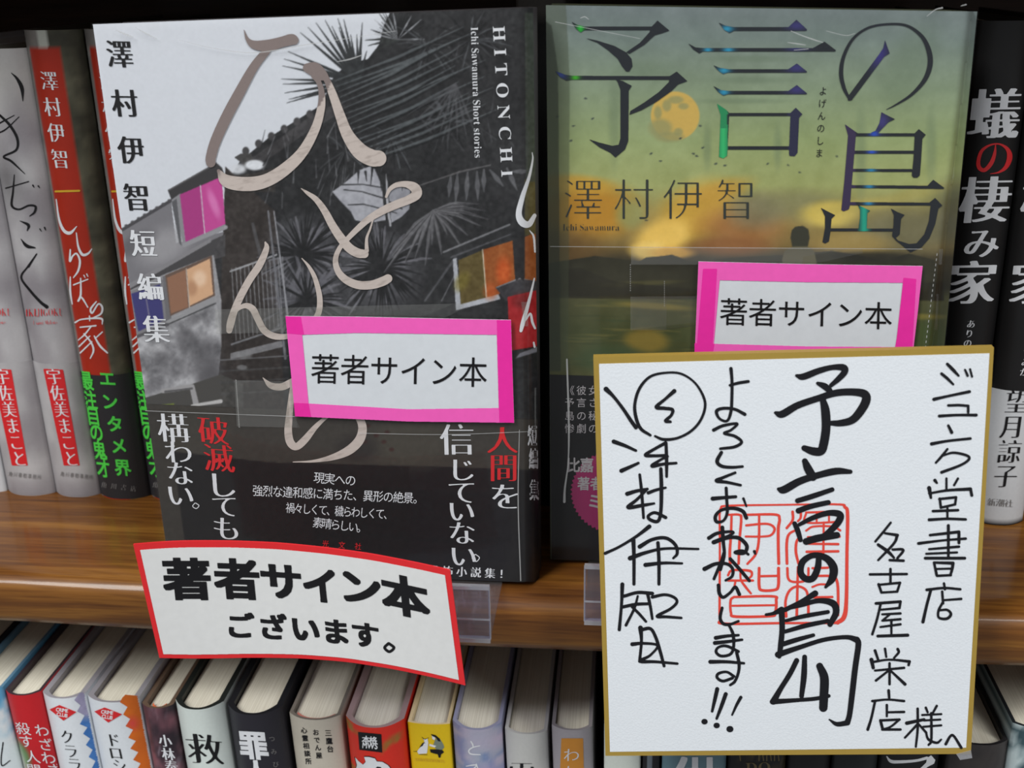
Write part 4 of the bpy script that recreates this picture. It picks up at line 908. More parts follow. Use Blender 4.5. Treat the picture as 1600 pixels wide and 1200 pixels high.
I = Ink(300, 30, 700, 740, 1.8)      # pale brush title
for st in ([(305, 140, 3), (322, 185, 18), (355, 210, 40), (420, 212, 54), (480, 197, 50), (525, 185, 52), (540, 188, 42)],
           [(412, 236, 36), (350, 315, 42), (283, 435, 50), (222, 550, 52), (172, 660, 50), (150, 735, 48), (149, 762, 44)],
           [(186, 800, 16), (225, 848, 58), (320, 862, 66), (410, 845, 62), (500, 790, 58), (580, 710, 50), (640, 600, 42), (667, 500, 36), (668, 430, 28), (655, 385, 24), (635, 355, 30)],
           [(603, 318, 44), (635, 325, 66), (665, 348, 56), (690, 368, 30), (720, 440, 38), (755, 540, 46), (790, 630, 56), (845, 705, 74), (900, 738, 78), (935, 742, 74)]): I.stroke(st, 280, 0, 3)
for st in ([(512, 250, 5), (560, 285, 26), (620, 330, 40), (680, 410, 50), (740, 520, 58), (800, 610, 64), (860, 680, 66), (920, 715, 66), (968, 722, 60)], [(985, 700, 30), (985, 610, 20), (1010, 540, 14), (1032, 468, 10)],
           [(1125, 310, 18), (1150, 258, 28), (1200, 225, 36), (1270, 220, 46), (1330, 245, 70), (1345, 290, 72), (1290, 330, 62), (1200, 365, 60), (1100, 410, 56), (1000, 470, 48), (920, 540, 42), (850, 610, 36), (790, 680, 34), (760, 760, 38), (775, 840, 46), (830, 905, 54), (920, 945, 60), (1020, 945, 62), (1100, 920, 66), (1138, 900, 62)]): I.stroke(st, 360, 240, 4.617)
for st in ([(405, 85, 8), (410, 115, 26), (378, 190, 34), (330, 262, 34), (288, 340, 34), (258, 410, 34), (242, 465, 36), (236, 498, 28)], [(248, 455, 6), (270, 405, 14), (310, 382, 24), (345, 397, 32), (370, 445, 32), (400, 498, 32), (450, 525, 30), (520, 522, 24), (600, 480, 24), (650, 425, 28), (660, 350, 26), (640, 260, 22), (610, 200, 15), (576, 160, 4)],
           [(394, 720, 4), (430, 755, 28), (480, 762, 34), (525, 742, 34), (600, 700, 30), (640, 680, 8)], [(545, 690, 20), (528, 800, 26), (517, 900, 32), (512, 970, 36), (522, 1022, 38), (550, 1042, 34), (590, 1010, 34), (640, 950, 24), (690, 905, 16), (740, 875, 18), (800, 870, 22), (842, 905, 34), (860, 955, 40), (845, 1012, 44), (795, 1060, 42), (720, 1092, 28), (630, 1110, 12), (535, 1114, 4)]): I.stroke(st, 280, 350, 3)
def foil1(px, py):
    sky = ~inpoly(px, py, D); k = np.clip((280-py)/14, 0, 1)*sky; k = np.where((py > 258) & (px > 345), k*0.3, k)
    n = vnoise(px*0.6+py*0.8, py, 5, 31, 2); c_ = lerp((200, 187, 180), (134, 120, 117), k); return c_-(np.clip(n-0.55, 0, 1)*70*(1-k))[..., None]
I.mesh('foil_title', bk1, M_MATTE, yb1, 0.0007, run=5, color=foil1)
I = Ink(760, 230, 850, 560, 2)
for st in ([(815, 715, 4), (817, 750, 8), (800, 830, 14), (770, 920, 22), (752, 1000, 28), (768, 1042, 34), (800, 1050, 28), (826, 1010, 18)], [(803, 1080, 4), (822, 1110, 10), (828, 1180, 8)]): I.stroke(st, 560, 0, 3)
for st in ([(825, 165, 7), (800, 270, 14), (772, 370, 20), (762, 410, 14)], [(785, 360, 6), (806, 330, 10), (816, 370, 12), (828, 398, 10)], [(822, 465, 8), (826, 485, 10)]): I.stroke(st, 560, 380, 3)
I.mesh('spine_title', bk1, M_WHITE, yb1, 0.0004, run=4)
I = Ink(150, 50, 280, 345, 1.8)
for c, x, y in (('澤', 187, 84), ('村', 195, 161), ('伊', 205, 234), ('智', 214, 308)): I.ch(c, x, y, 42, 47, 1, 'minchob', skew=0.13)
I.mesh('author_lettering', bk1, M_BLACK, yb1, 0.0004)
I = Ink(190, 350, 270, 545, 1.8)
for c, x, y in (('短', 224, 380), ('編', 235, 448), ('集', 244, 514)): I.ch(c, x, y, 41, 46, 1, 'minchob', skew=0.13)
I.mesh('subtitle_lettering', bk1, M_WHITE, yb1, 0.0004)
I = Ink(720, 30, 800, 290, 2)
I.latin('H I T O N C H I', 770, 40, 784, 278, 27, 'serif2'); I.latin('Ichi Sawamura Short stories', 736, 42, 742, 247, 16, 'serif2'); I.mesh('latin_lettering', bk1, M_WHITE, yb1, 0.0004)
# band texts
I = Ink(230, 630, 860, 910, 2)
I.ch('構', 271, 668, 52, 50, 2, 'mincho', skew=0.1)
K4 = lambda L: I.stroke(L, 200, 600, 4, 0.9)
for c, x, y, s_ in (('わ', 279, 706, 46), ('な', 282, 739, 46), ('い', 282, 773, 46), ('し', 347, 757, 50), ('て', 352, 790, 44), ('も', 354, 825, 46)): I.ch(c, x, y, s_, s_*0.9, 3, 'mincho', skew=0.1)
I.stroke([(425, 742, 5), (445, 758, 5), (428, 776, 5), (406, 762, 5), (420, 742, 5)], 200, 600, 4)
I.ch('信', 714, 686, 56, 54, 0, 'mincho', skew=0.03)
for c, x, y, s_ in (('じ', 722, 733, 46), ('て', 722, 768, 48), ('い', 721, 798, 46), ('な', 722, 832, 46), ('い', 724, 868, 46), ('を', 790, 775, 52)): I.ch(c, x, y, s_, s_*0.88, 2, 'mincho', skew=0.02)
I.stroke([(648, 938, 5), (668, 956, 5), (650, 977, 5), (628, 958, 5), (644, 938, 5)], 560, 600, 3.53)
I.row('現実への', 499, 746, 548, 750, 18, 19, 'reg'); I.row('強烈な違和感に満ちた、異形の絶景。', 403, 766, 654, 778, 17, 19, 'reg'); I.row('禍々しくて、穢らわしくて、', 454, 793, 607, 803, 15, 18, 'reg'); I.row('素晴らしい。', 497, 816, 566, 824, 17, 18, 'reg')
I.row('現役恐怖小説集！', 633, 888, 788, 896, 17, 17, 'minchob')
for c, x, y in (('短', 832, 680), ('編', 834, 716), ('集', 835, 765)): I.ch(c, x, y, 15, 34, 0, 'bold', skew=0.0)
I.mesh('band_lettering', bk1, M_WHITE, yb1, 0.0007)
I = Ink(300, 630, 820, 860, 2)
for c, x, y in (('破', 334, 672), ('滅', 342, 715)): I.ch(c, x, y, 50, 48, 4, 'mincho', skew=0.1)
I.ch('人', 785, 687, 52, 46, 0, 'mincho', skew=0.0); I.ch('間', 787, 730, 46, 48, 0, 'mincho', skew=0.0); I.row('光文社', 509, 849, 560, 853, 11, 12, 'reg')
I.mesh('red_band_lettering', bk1, M_RED, yb1, 0.0008)

def wrap_sheet(TL, TR, BL, BR, yf, parent, seed, off, step=7):
    nu = int(math.dist(TL, TR)/step); nv = int(math.dist(TL, BL)/step); px, py = quad_px(TL, TR, BL, BR, nu, nv); P = hit(px, py, yf)
    k = np.clip(1-(py-min(TL[1], TR[1]))/170, 0, 1)**1.5+0.10
    n = vnoise(px*0.5+py*0.25, py, 26, seed, 2)+0.5*np.abs(vnoise(px*0.35-py*0.6, py+px*0.4, 17, seed+1, 2)-0.5)
    P = P-np.array([0, off*0.7, 0]); P[:, 1] -= (n-0.5)*0.0012*k*0.6; l, sz = grid_faces(nu, nv)
    return new_mesh('shrink_wrap', P, None, parent, M_WRAP, loops=l, sizes=sz, smooth=True)
wrap_sheet((144, 36), (824, 12), (265, 888), (836, 908), yb1, bk1, 3, 0.0016)
I = Ink(140, 20, 850, 910, 2)     # folds and seams of the film, highlights put in as whitish strokes
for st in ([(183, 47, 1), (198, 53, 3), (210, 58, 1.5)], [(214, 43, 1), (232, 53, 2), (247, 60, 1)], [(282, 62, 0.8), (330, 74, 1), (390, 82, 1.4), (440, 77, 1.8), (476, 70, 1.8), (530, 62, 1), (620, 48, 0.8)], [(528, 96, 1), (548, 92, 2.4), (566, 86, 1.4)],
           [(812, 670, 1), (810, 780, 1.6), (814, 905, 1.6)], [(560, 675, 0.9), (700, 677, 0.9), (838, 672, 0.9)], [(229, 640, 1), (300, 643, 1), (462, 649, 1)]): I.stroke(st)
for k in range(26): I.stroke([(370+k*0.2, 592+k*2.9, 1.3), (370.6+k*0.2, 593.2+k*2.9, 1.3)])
I.mesh('film_folds_glints', bk1, M_CREASE_GLINT, yb1, 0.0026)

# ------------------------------------------------------------------ face-out book 2 (sunset island)
Y2 = 0.025; X2F, B2 = 0.0992, 0.0048
def yb2(x, z):
    q = np.clip((x-X2F)/B2, 0, 0.9995); return Y2+0.0105*(1-np.sqrt(1-q*q))
A2 = [(853, 8), (1527, 18), (862, 873), (1441, 892)]
M_J2 = mat('island_jacket_print', (66, 70, 52), rough=0.4)
bk2 = face_out('sunset island cover book with a yellow moon and dark foil title', -0.0251, X2F, B2-0.0004, Y2+0.0002, 0.021, 0.0015, 0.1952, 0.1917, M_J2)
c = Art(840, 0, 1540, 900, (120, 130, 120))
st = [(0, (118, 128, 130)), (60, (120, 134, 128)), (140, (134, 150, 122)), (220, (150, 164, 112)), (290, (164, 170, 108)), (340, (158, 140, 80)), (385, (130, 108, 60)), (402, (70, 62, 42)), (450, (48, 46, 34)), (466, (84, 84, 54)), (520, (74, 80, 50)), (580, (78, 80, 48)), (900, (60, 62, 44))]
ys = np.array([q[0] for q in st]); cs = np.array([q[1] for q in st], float)
c.C = np.stack([np.interp(c.Y, ys, cs[:, k]) for k in range(3)], -1)
c.blob(920, 330, 75, 42, (190, 136, 42), 0.95, 0.9); c.blob(900, 288, 55, 14, (204, 156, 54), 0.8, 1.0, 5); c.blob(880, 390, 60, 30, (112, 84, 44), 0.8, 1.2); c.blob(985, 335, 22, 22, (148, 158, 104), 0.7, 1.0)
c.blob(1090, 330, 62, 40, (208, 164, 62), 0.95, 1.0, -25); c.blob(1120, 302, 50, 16, (196, 152, 60), 0.8, 1.2, -18); c.blob(1035, 372, 46, 27, (240, 198, 96), 1, 0.9, -20); c.blob(1015, 392, 28, 14, (250, 214, 120), 0.95, 0.9); c.blob(1050, 395, 34, 9, (238, 184, 84), 0.9, 0.8)
c.blob(1160, 355, 60, 32, (166, 112, 62), 0.85, 1.2); c.blob(1180, 330, 40, 26, (130, 122, 92), 0.8, 1.2); c.blob(1140, 385, 60, 14, (146, 96, 54), 0.8, 1); c.blob(1240, 320, 70, 22, (128, 126, 92), 0.6, 1.2)
c.blob(1300, 335, 46, 20, (222, 196, 96), 0.95, 0.8); c.blob(1350, 322, 60, 10, (196, 178, 96), 0.7, 1.2, -6); c.blob(1440, 300, 60, 9, (176, 166, 96), 0.7, 1.2, -12); c.blob(1420, 360, 90, 34, (112, 110, 84), 0.8, 1.2); c.blob(1330, 380, 60, 18, (176, 150, 86), 0.7, 1); c.blob(1500, 330, 40, 46, (96, 96, 78), 0.7, 1.2)
# far shore and headland
c.poly([(850, 412), (930, 400), (1000, 408), (1010, 402), (1035, 400), (1050, 398), (1062, 402), (1075, 408), (1160, 402), (1230, 398), (1300, 392), (1340, 398), (1380, 408), (1420, 396), (1460, 406), (1475, 470), (850, 466)], (52, 50, 36)); c.blob(1000, 443, 60, 4, (84, 80, 46), 0.7, 1, -3); c.blob(1360, 402, 60, 8, (36, 36, 30), 0.7, 1)
c.poly([(850, 425), (905, 418), (960, 440), (1090, 452), (1475, 440), (1475, 470), (850, 462)], (40, 38, 28), al=0.7)
c.grain(40, 9, 14); c.grain(14, 6, 15)
rs = random.Random(9)
for k in range(46):
    y = rs.uniform(466, 575); x = rs.uniform(870, 1100); L = rs.uniform(20, 90); col_ = rs.choice([(122, 112, 62), (56, 66, 44), (98, 98, 56), (58, 74, 52)]); c.line([(x, y, 1), (x+L/2, y+rs.uniform(-2, 2), rs.uniform(2, 5)), (x+L, y+1, 1)], col_, al=0.35)
c.blob(1020, 478, 60, 5, (146, 130, 66), 0.7, 1, 4); c.blob(1010, 532, 34, 18, (144, 120, 50), 0.75, 0.7, 6); c.blob(950, 560, 50, 20, (58, 78, 52), 0.6, 1); c.blob(1420, 495, 50, 5, (150, 134, 60), 0.7, 1); c.blob(1440, 530, 30, 30, (70, 86, 44), 0.6, 1)
# moon, birds, watching figure
c.blob(1055, 181, 38, 38, (206, 172, 88), 1, 0.06)
for x, y, rx, ry in ((1032, 200, 18, 14), (1046, 214, 22, 8), (1042, 165, 7, 9), (1056, 156, 12, 6), (1068, 166, 8, 5), (1060, 206, 7, 6), (1028, 176, 6, 10)): c.blob(x, y, rx, ry, (150, 148, 98), 0.8, 0.7)
for x, y in ((285, 462), (152, 546), (318, 556), (228, 590), (216, 660), (592, 720), (636, 755), (730, 648), (790, 720), (806, 732), (835, 692), (822, 590), (895, 768), (938, 776), (570, 1033)): c.blob(820+x/3, y/3, 2.6, 1.3, (52, 60, 62), 0.9, 0.6, rs.uniform(-40, 40))
for x, y in ((683, 733), (455, 775), (508, 808), (358, 768), (55, 692)): c.blob(1080+x/3, y/3, 2.4, 1.2, (60, 68, 62), 0.9, 0.6, rs.uniform(-40, 40))
c.poly([(1237, 360), (1243, 354), (1255, 353), (1263, 358), (1265, 372), (1262, 386), (1238, 386), (1235, 372)], (56, 56, 44)); c.poly([(1222, 405), (1226, 392), (1240, 385), (1262, 385), (1272, 392), (1276, 410), (1278, 450), (1220, 450)], (104, 98, 76))
c.poly([(848, 0), (884, 0), (890, 120), (888, 580), (850, 580)], (74, 82, 62), al=0.45); c.poly([(848, 30), (862, 40), (872, 110), (876, 580), (850, 580)], (44, 50, 40), al=0.6)  # shade of the rounded left edge painted into the cover
for x, y, rx, ry, ang in ((1005, 110, 45, 14, 0), (960, 190, 8, 60, 0), (1105, 230, 6, 30, 0), (1170, 125, 60, 5, 0), (1160, 158, 60, 4, 0), (1170, 92, 60, 5, 0), (1215, 230, 6, 30, 0), (1420, 100, 30, 60, 30), (1345, 240, 8, 60, 0), (1455, 230, 8, 50, 0)): c.blob(x, y, rx, ry, (98, 116, 92), 0.35, 1.4, ang)
sheet('front_cover', *A2, yb2, bk2, M_JACKET, c, 1.6)
# black paper band with its round badge
d = Art(840, 570, 1540, 900, (24, 24, 26)); d.poly([(850, 570), (882, 570), (884, 870), (850, 870)], (16, 16, 18)); d.grain(30, 4, 5)  # the darker left strip carries the painted edge shade down the band
sheet('paper_band', lerp2(A2[0], A2[2], 0.667), lerp2(A2[1], A2[3], 0.67), A2[2], A2[3], yb2, bk2, M_JACKET, d, 6, off=0.0004)
I = Ink(860, 690, 1060, 860, 1.6)
P = []
for k in range(112): r = 66 if k % 2 else 62.5; P.append((957+r*math.cos(k*math.pi/56), 768+r*0.98*math.sin(k*math.pi/56)))
I.poly(P); I.mesh('round_badge', bk2, mat('magenta_print', (146, 38, 92)), yb2, 0.0006)
I = Ink(870, 595, 1000, 800, 2.2)
for L in (('《彼女が', 609.5), ('予言さ', 628.5), ('島の秘', 649), ('惨劇の', 669)): I.row(L[0], 890, L[1], 890+18.5*(len(L[0])-1), L[1], 16, 16, 'reg')
I.row('比嘉', 896, 726, 917, 726, 22, 24, 'bold'); I.row('著者', 912, 755, 932, 755, 20, 22, 'bold'); I.ch('ミ', 930, 783, 26, 26, 0, 'bold'); I.mesh('band_lettering', bk2, mat('grey_white_print', (164, 160, 164)), yb2, 0.0008)

def irid(px, py):  # rainbow reflections of the foil, painted as fixed colour patches
    base = np.broadcast_to(np.array((40, 44, 50.)), px.shape+(3,)).copy()
    def spot(m, col_): nonlocal base; m = np.clip(m, 0, 1)[..., None]; base = base*(1-m)+np.array(col_, float)*m
    G = lambda v, c0, s_: np.exp(-((v-c0)/s_)**2)
    spot(G(px, 907, 6)*G(py, 44, 10), (40, 200, 60)); spot(G(px, 899, 7)*G(py, 121, 6), (70, 190, 40)); spot(G(px, 876, 9)*G(py, 117, 8), (50, 70, 140))
    for x, y, s_ in ((1136, 45, 10), (1138, 78, 9), (1106, 78, 7), (1131, 110, 10), (1131, 144, 9)): spot(G(px, x, s_)*G(py, y, 6), (50, 160, 200))
    for y in (44, 77, 110, 144): spot(G(px, 1245, 18)*G(py, y-4, 9)*0.8, (70, 66, 140))
    spot(((px < 1137) & (px > 1118) & (py > 160))*1.0, (44, 150, 96)); spot(G(px, 1130, 5)*(py > 200)*(px < 1137), (60, 200, 120)); spot(((px > 1228) & (px < 1262) & (py > 160) & (py < 250) & (px > 1230))*0.45, (60, 56, 110))
    spot(G(px, 1373, 16)*G(py, 84, 26)*((px-1328)*1.0 > 0)*(py < 150)*0.9, (66, 60, 140)); spot(((px < 1337) & (px > 1310) & (py > 190) & (py < 332))*0.7, (74, 56, 100))
    for x, y in ((1366, 209), (1362, 237), (1361, 266), (1358, 291), (1357, 317)): spot(G(px, x, 8)*G(py, y, 6), (50, 90, 210) if y < 240 else (50, 140, 190))
    spot(G(px, 1378, 12)*G(py, 190, 16), (70, 66, 130)); spot(((px > 1340) & (px < 1362) & (py > 322) & (py < 362))*G(px, 1350, 8), (40, 180, 150))
    return base
I = Ink(850, 20, 1500, 400, 1.8)
for Pn in ([(220, 102), (250, 118), (280, 124), (595, 124), (622, 96), (678, 143), (645, 155), (610, 165), (560, 210), (490, 252), (475, 245), (540, 200), (585, 150), (588, 141), (280, 141), (262, 152), (240, 135)],
           [(283, 178), (340, 190), (420, 215), (475, 245), (500, 275), (505, 310), (490, 335), (475, 335), (455, 310), (435, 275), (390, 235), (340, 200)],
           [(143, 332), (190, 350), (225, 355), (678, 357), (712, 335), (762, 380), (720, 395), (690, 425), (620, 475), (550, 515), (490, 538), (495, 520), (560, 480), (630, 430), (675, 385), (677, 373), (430, 373), (225, 373), (195, 378), (165, 360)],
           [(425, 370), (460, 380), (502, 402), (487, 425), (485, 660), (470, 700), (425, 738), (400, 715), (350, 690), (300, 652), (350, 668), (410, 683), (440, 678), (448, 650), (448, 420), (435, 385)]): I.poly(Pn, 820, 0, 3)
for Pn in ([(128, 105), (160, 120), (200, 127), (455, 127), (493, 92), (543, 138), (540, 144), (200, 144), (180, 155), (155, 140)], [(-15, 203), (20, 222), (55, 225), (570, 225), (625, 195), (678, 235), (675, 241), (55, 241), (38, 250), (10, 232)],
           [(103, 305), (135, 318), (175, 324), (455, 324), (495, 297), (543, 335), (540, 340), (170, 340), (150, 347), (125, 330)], [(103, 402), (140, 422), (175, 426), (455, 426), (495, 398), (543, 437), (540, 442), (170, 442), (150, 448), (125, 430)],
           [(120, 485), (165, 515), (178, 530), (168, 730), (150, 742), (130, 735), (138, 540)], [(170, 529), (465, 529), (490, 505), (521, 535), (505, 552), (498, 715), (485, 732), (460, 730), (458, 715), (465, 543), (170, 543)], [(165, 685), (462, 685), (462, 701), (165, 701)],
           [(908, 188), (930, 250), (905, 265), (752, 470), (735, 472), (732, 455), (885, 248), (900, 225)]): I.poly(Pn, 1080, 0, 3)
I.stroke([(742, 465, 12), (715, 410, 18), (702, 340, 20), (716, 260, 16), (760, 180, 13), (830, 130, 11), (920, 113, 10), (1010, 120, 12), (1080, 170, 18), (1114, 240, 24), (1118, 310, 24), (1090, 380, 20), (1030, 445, 14), (960, 490, 8), (915, 513, 3)], 1080, 0, 3)
for Pn in ([(485, -25), (540, 5), (592, 30), (540, 55), (468, 130), (455, 150), (405, 150), (405, 135), (440, 120), (470, 60), (478, 20)], [(200, 70), (250, 105), (300, 140), (285, 165), (265, 400), (238, 710), (230, 735), (190, 750), (172, 740), (195, 520), (215, 280), (225, 160)],
           [(285, 140), (745, 140), (778, 108), (832, 152), (805, 185), (795, 350), (785, 470), (765, 488), (735, 488), (722, 470), (735, 350), (745, 164), (285, 164)], [(270, 276), (740, 276), (740, 300), (270, 300)], [(262, 418), (725, 420), (725, 442), (262, 440)],
           [(250, 545), (845, 550), (890, 503), (978, 568), (970, 575), (250, 568)], [(240, 678), (860, 682), (905, 645), (962, 705), (930, 730), (905, 850), (860, 960), (800, 1030), (712, 1072), (640, 1010), (600, 980), (570, 945), (570, 925), (615, 978), (700, 1005), (760, 1000), (820, 930), (855, 830), (870, 705), (240, 702)],
           [(12, 722), (65, 750), (125, 780), (95, 810), (88, 900), (75, 985), (45, 1002), (25, 990), (45, 880), (45, 790)], [(300, 700), (345, 720), (398, 745), (375, 765), (370, 905), (305, 900), (318, 800), (318, 740)],
           [(558, 728), (610, 755), (667, 778), (638, 810), (628, 930), (600, 955), (570, 940), (580, 850), (582, 780)], [(85, 883), (580, 885), (580, 907), (85, 905)]): I.poly(Pn, 1280, 180, 5)
I.mesh('foil_title', bk2, M_FOIL, yb2, 0.0004, run=5, color=irid)
I = Ink(870, 270, 1200, 370, 2)
for ch_, x in (('澤', 911), ('村', 990), ('伊', 1067), ('智', 1150)): I.ch(ch_, x, 311, 66, 70, 0, 'minchot')
I.latin('Ichi Sawamura', 879, 360, 968, 360, 15, 'serif'); I.mesh('author_lettering', bk2, mat('dark_green_print', (44, 50, 46)), yb2, 0.0004)
I = Ink(1265, 130, 1300, 250, 2.4); I.col('よげんのしま', 1286, 142, 1280, 239, 13, 15, 'reg'); I.mesh('small_lettering', bk2, M_BLACK, yb2, 0.0004)
wrap_sheet((853, 8), (1527, 18), (862, 873), (1441, 892), yb2, bk2, 11, 0.0016)
I = Ink(850, 5, 1540, 800, 2)  # film folds and perforations, bright streaks drawn in as pale haze
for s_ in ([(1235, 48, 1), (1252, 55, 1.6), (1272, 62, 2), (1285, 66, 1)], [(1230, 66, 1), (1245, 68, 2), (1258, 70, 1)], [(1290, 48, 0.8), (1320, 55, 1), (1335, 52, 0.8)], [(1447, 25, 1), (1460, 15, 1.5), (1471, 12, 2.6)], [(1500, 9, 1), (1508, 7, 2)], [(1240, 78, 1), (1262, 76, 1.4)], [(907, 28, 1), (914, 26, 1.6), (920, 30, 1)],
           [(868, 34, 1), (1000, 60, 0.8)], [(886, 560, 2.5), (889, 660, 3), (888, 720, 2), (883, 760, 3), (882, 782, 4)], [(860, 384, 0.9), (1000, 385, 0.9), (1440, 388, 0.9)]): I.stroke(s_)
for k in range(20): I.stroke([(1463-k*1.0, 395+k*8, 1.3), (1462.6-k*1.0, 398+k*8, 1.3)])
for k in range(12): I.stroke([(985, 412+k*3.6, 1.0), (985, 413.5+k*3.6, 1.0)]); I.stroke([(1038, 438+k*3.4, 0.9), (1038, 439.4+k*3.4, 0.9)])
I.mesh('film_folds_glints', bk2, M_CREASE_GLINT, yb2, 0.0026)

# ------------------------------------------------------------------ pink-framed tags taped to both covers
def tag(out, inn, yf, off, label, textpts, size, tapes, dbl):
    P = hit(np.array([q[0] for q in out], float), np.array([q[1] for q in out], float), yf); c0 = P.mean(0); c0[2] = P[:, 2].min()
    t = thing('signed_copy_tag', c0, label, 'tag', 'pink-framed tags on the face-out books')
    for q in tapes: slab('clear_tape', q, yf, 0.00005, t, M_TAPE, off=off-0.0003)
    slab('paper', out, yf, 0.0002, t, M_TAGW, off=off)
    x0, x1 = min(q[0] for q in out)-2, max(q[0] for q in out)+2; y0, y1 = min(q[1] for q in out)-2, max(q[1] for q in out)+2
    I = Ink(x0, y0, x1, y1, 1.6); I.poly(out); I.poly(inn, erase=True); I.mesh('pink_marker_frame', t, M_PINK, yf, off+0.0003)
    I = Ink(x0, y0, x1, y1, 1.6)
    for q in dbl: I.poly(q)
    I.mesh('marker_overlap', t, M_PINKD, yf, off+0.0004)
    I = Ink(x0, y0, x1, y1, 2.2); I.row('著者サイン本', *textpts, *size, 'reg'); I.mesh('lettering', t, M_BLACK, yf, off+0.0004)
tag([(448, 492), (560, 493), (650, 495), (799, 498), (804, 658), (640, 656), (463, 648)], [(474, 521), (560, 518), (777, 521), (780, 635), (640, 637), (484, 628)], yb1, 0.0034,
    'white tag with pink marker frame taped to the palm tree cover book', (510, 574, 740, 579), (47, 50),
    [[(368, 592), (838, 604), (838, 674), (372, 664)], [(338, 482), (824, 470), (826, 508), (340, 520)]],
    [[(448, 492), (472, 493), (477, 521), (451, 519)], [(777, 498), (799, 498), (804, 658), (781, 657)], [(461, 627), (484, 628), (488, 649), (463, 648)]])
tag([(1091, 407), (1251, 411), (1440, 414), (1433, 480), (1425, 548), (1260, 556), (1085, 556)], [(1124, 436), (1260, 439), (1412, 440), (1404, 500), (1397, 540), (1260, 539), (1115, 535)], yb2, 0.0034,
    'white tag with pink marker frame taped to the sunset island cover book', (1146, 485, 1371, 491), (46, 46),
    [[(985, 462), (1465, 458), (1463, 514), (985, 514)], [(986, 384), (1472, 388), (1470, 412), (986, 412)]],
    [[(1098, 418), (1120, 418), (1112, 556), (1087, 556)], [(1085, 534), (1116, 535), (1112, 556), (1085, 556)], [(1410, 432), (1430, 434), (1424, 540), (1398, 540)]])

# ------------------------------------------------------------------ acrylic stands
def stand(label, x0, x1, yl, zt, back, zr):
    t = thing('acrylic_book_stand', ((x0+x1)/2, yl+0.02, 0), label, 'stand', 'acrylic stands under the face-out books')
    box('base_plate', x0, x1, yl, back+0.016, 0.0002, 0.0011, t, M_ACRYL)
    box('front_lip', x0, x1, yl-0.0014, yl, 0.0, zt, t, M_ACRYL)
    box('back_rest', x0+0.008, x1-0.008, back, back+0.0015, 0.0013, 0.13, t, M_ACRYL)
    box('polished_edge', x0, x1, yl-0.0016, yl+0.0002, zt-0.0006, zt+0.0006, t, M_ACEDGE)
    box('polished_edge', x0, x1, yl-0.0018, yl+0.0002, -0.0006 if yl < 0 else 0, 0.0009, t, M_ACEDGE)
    box('polished_edge', x0, x1, yl-0.0016, yl-0.0013, zr, zr+0.0006, t, M_ACEDGE)
    box('polished_edge', x1-0.0004, x1+0.0002, yl-0.0014, yl+0.0001, 0.0006, zt, t, M_ACEDGE)
    if x0 > -0.02: box('polished_edge', x0-0.0002, x0+0.0004, yl-0.0014, yl+0.0001, 0.0006, zt, t, M_ACEDGE)
stand('clear acrylic book stand under the palm tree cover book, behind the red-framed sign', -0.118, -0.0412, -0.026, 0.0197, 0.0335, 0.0078)
stand('clear acrylic book stand under the sunset island cover book, behind the autograph board', -0.0111, 0.075, -0.0128, 0.0212, 0.049, 0.0080)

# ------------------------------------------------------------------ red-framed curved sign
XS0, XSH = -0.1035, 0.052
def ysg(x, z): return -0.0285-0.0100*np.clip((x-XS0)/XSH, -1.4, 1.4)**2
top = np.array([(208, 850.5), (250, 847), (289, 845.3), (361, 845.5), (434, 848.5), (506, 855.5), (579, 865.5), (651, 879.5), (703, 891)])
bot = np.array([(249, 1028), (290, 1029), (325, 1029), (397, 1027.5), (470, 1028.5), (542, 1034), (615, 1045.5), (675, 1058), (727, 1071)])
def curve(P, n=41):
    d = np.concatenate([[0], np.cumsum(np.hypot(*np.diff(P, axis=0).T))]); d /= d[-1]; u = np.linspace(0, 1, n); x = np.interp(u, d, P[:, 0]); y = np.interp(u, d, P[:, 1])
    for _ in range(3): y[1:-1] = (y[:-2]+2*y[1:-1]+y[2:])/4
    return np.stack([x, y], -1)
tc_, bc_ = curve(top), curve(bot)
sg = thing('signed_copies_sign', (-0.104, -0.0285, -0.012), 'curved white sign with red frame and bold black lettering on the shelf edge', 'sign')
nv = 8; V = []
for th in (0, 0.0006):
    for v in np.linspace(0, 1, nv): p = tc_*(1-v)+bc_*v; V.append(hit(p[:, 0], p[:, 1], ysg)+np.array([0, th, 0]))
V = np.vstack(V); n = 41; l, sz = grid_faces(n, nv); l2 = l.reshape(-1, 4)[:, ::-1].ravel()+n*nv; Fe = []
per = [i for i in range(n)]+[j*n+n-1 for j in range(1, nv)]+[(nv-1)*n+i for i in range(n-2, -1, -1)]+[j*n for j in range(nv-2, 0, -1)]
for i, p in enumerate(per): q = per[(i+1) % len(per)]; Fe.append((p, q, q+n*nv, p+n*nv))
new_mesh('card', V, None, sg, M_SIGNRED, loops=np.concatenate([l, l2, np.array(Fe).ravel()]), sizes=np.full((len(l)+len(l2))//4+len(Fe), 4), smooth=False)
def inset(a0, a1): return tc_*(1-a0)+bc_*a0
I = Ink(200, 840, 735, 1075, 1.6); u = np.linspace(0, 1, 41)[:, None]
ti = tc_+(bc_-tc_)*0.052; bi_ = bc_+(tc_-bc_)*0.036
def trim(P, dl, dr):
    P = P.copy(); m = (P[:, 0] > P[0, 0]+dl) & (P[:, 0] < P[-1, 0]-dr); Q_ = P[m]; 
    a0 = np.array([P[0, 0]+dl, np.interp(P[0, 0]+dl, P[:, 0], P[:, 1])]); a1 = np.array([P[-1, 0]-dr, np.interp(P[-1, 0]-dr, P[:, 0], P[:, 1])]); return np.vstack([a0, Q_, a1])
I.poly([tuple(q) for q in np.vstack([trim(ti, 9, 9), trim(bi_, 8, 9)[::-1]])]); I.mesh('white_panel', sg, M_SIGN, ysg, 0.0003, run=8)
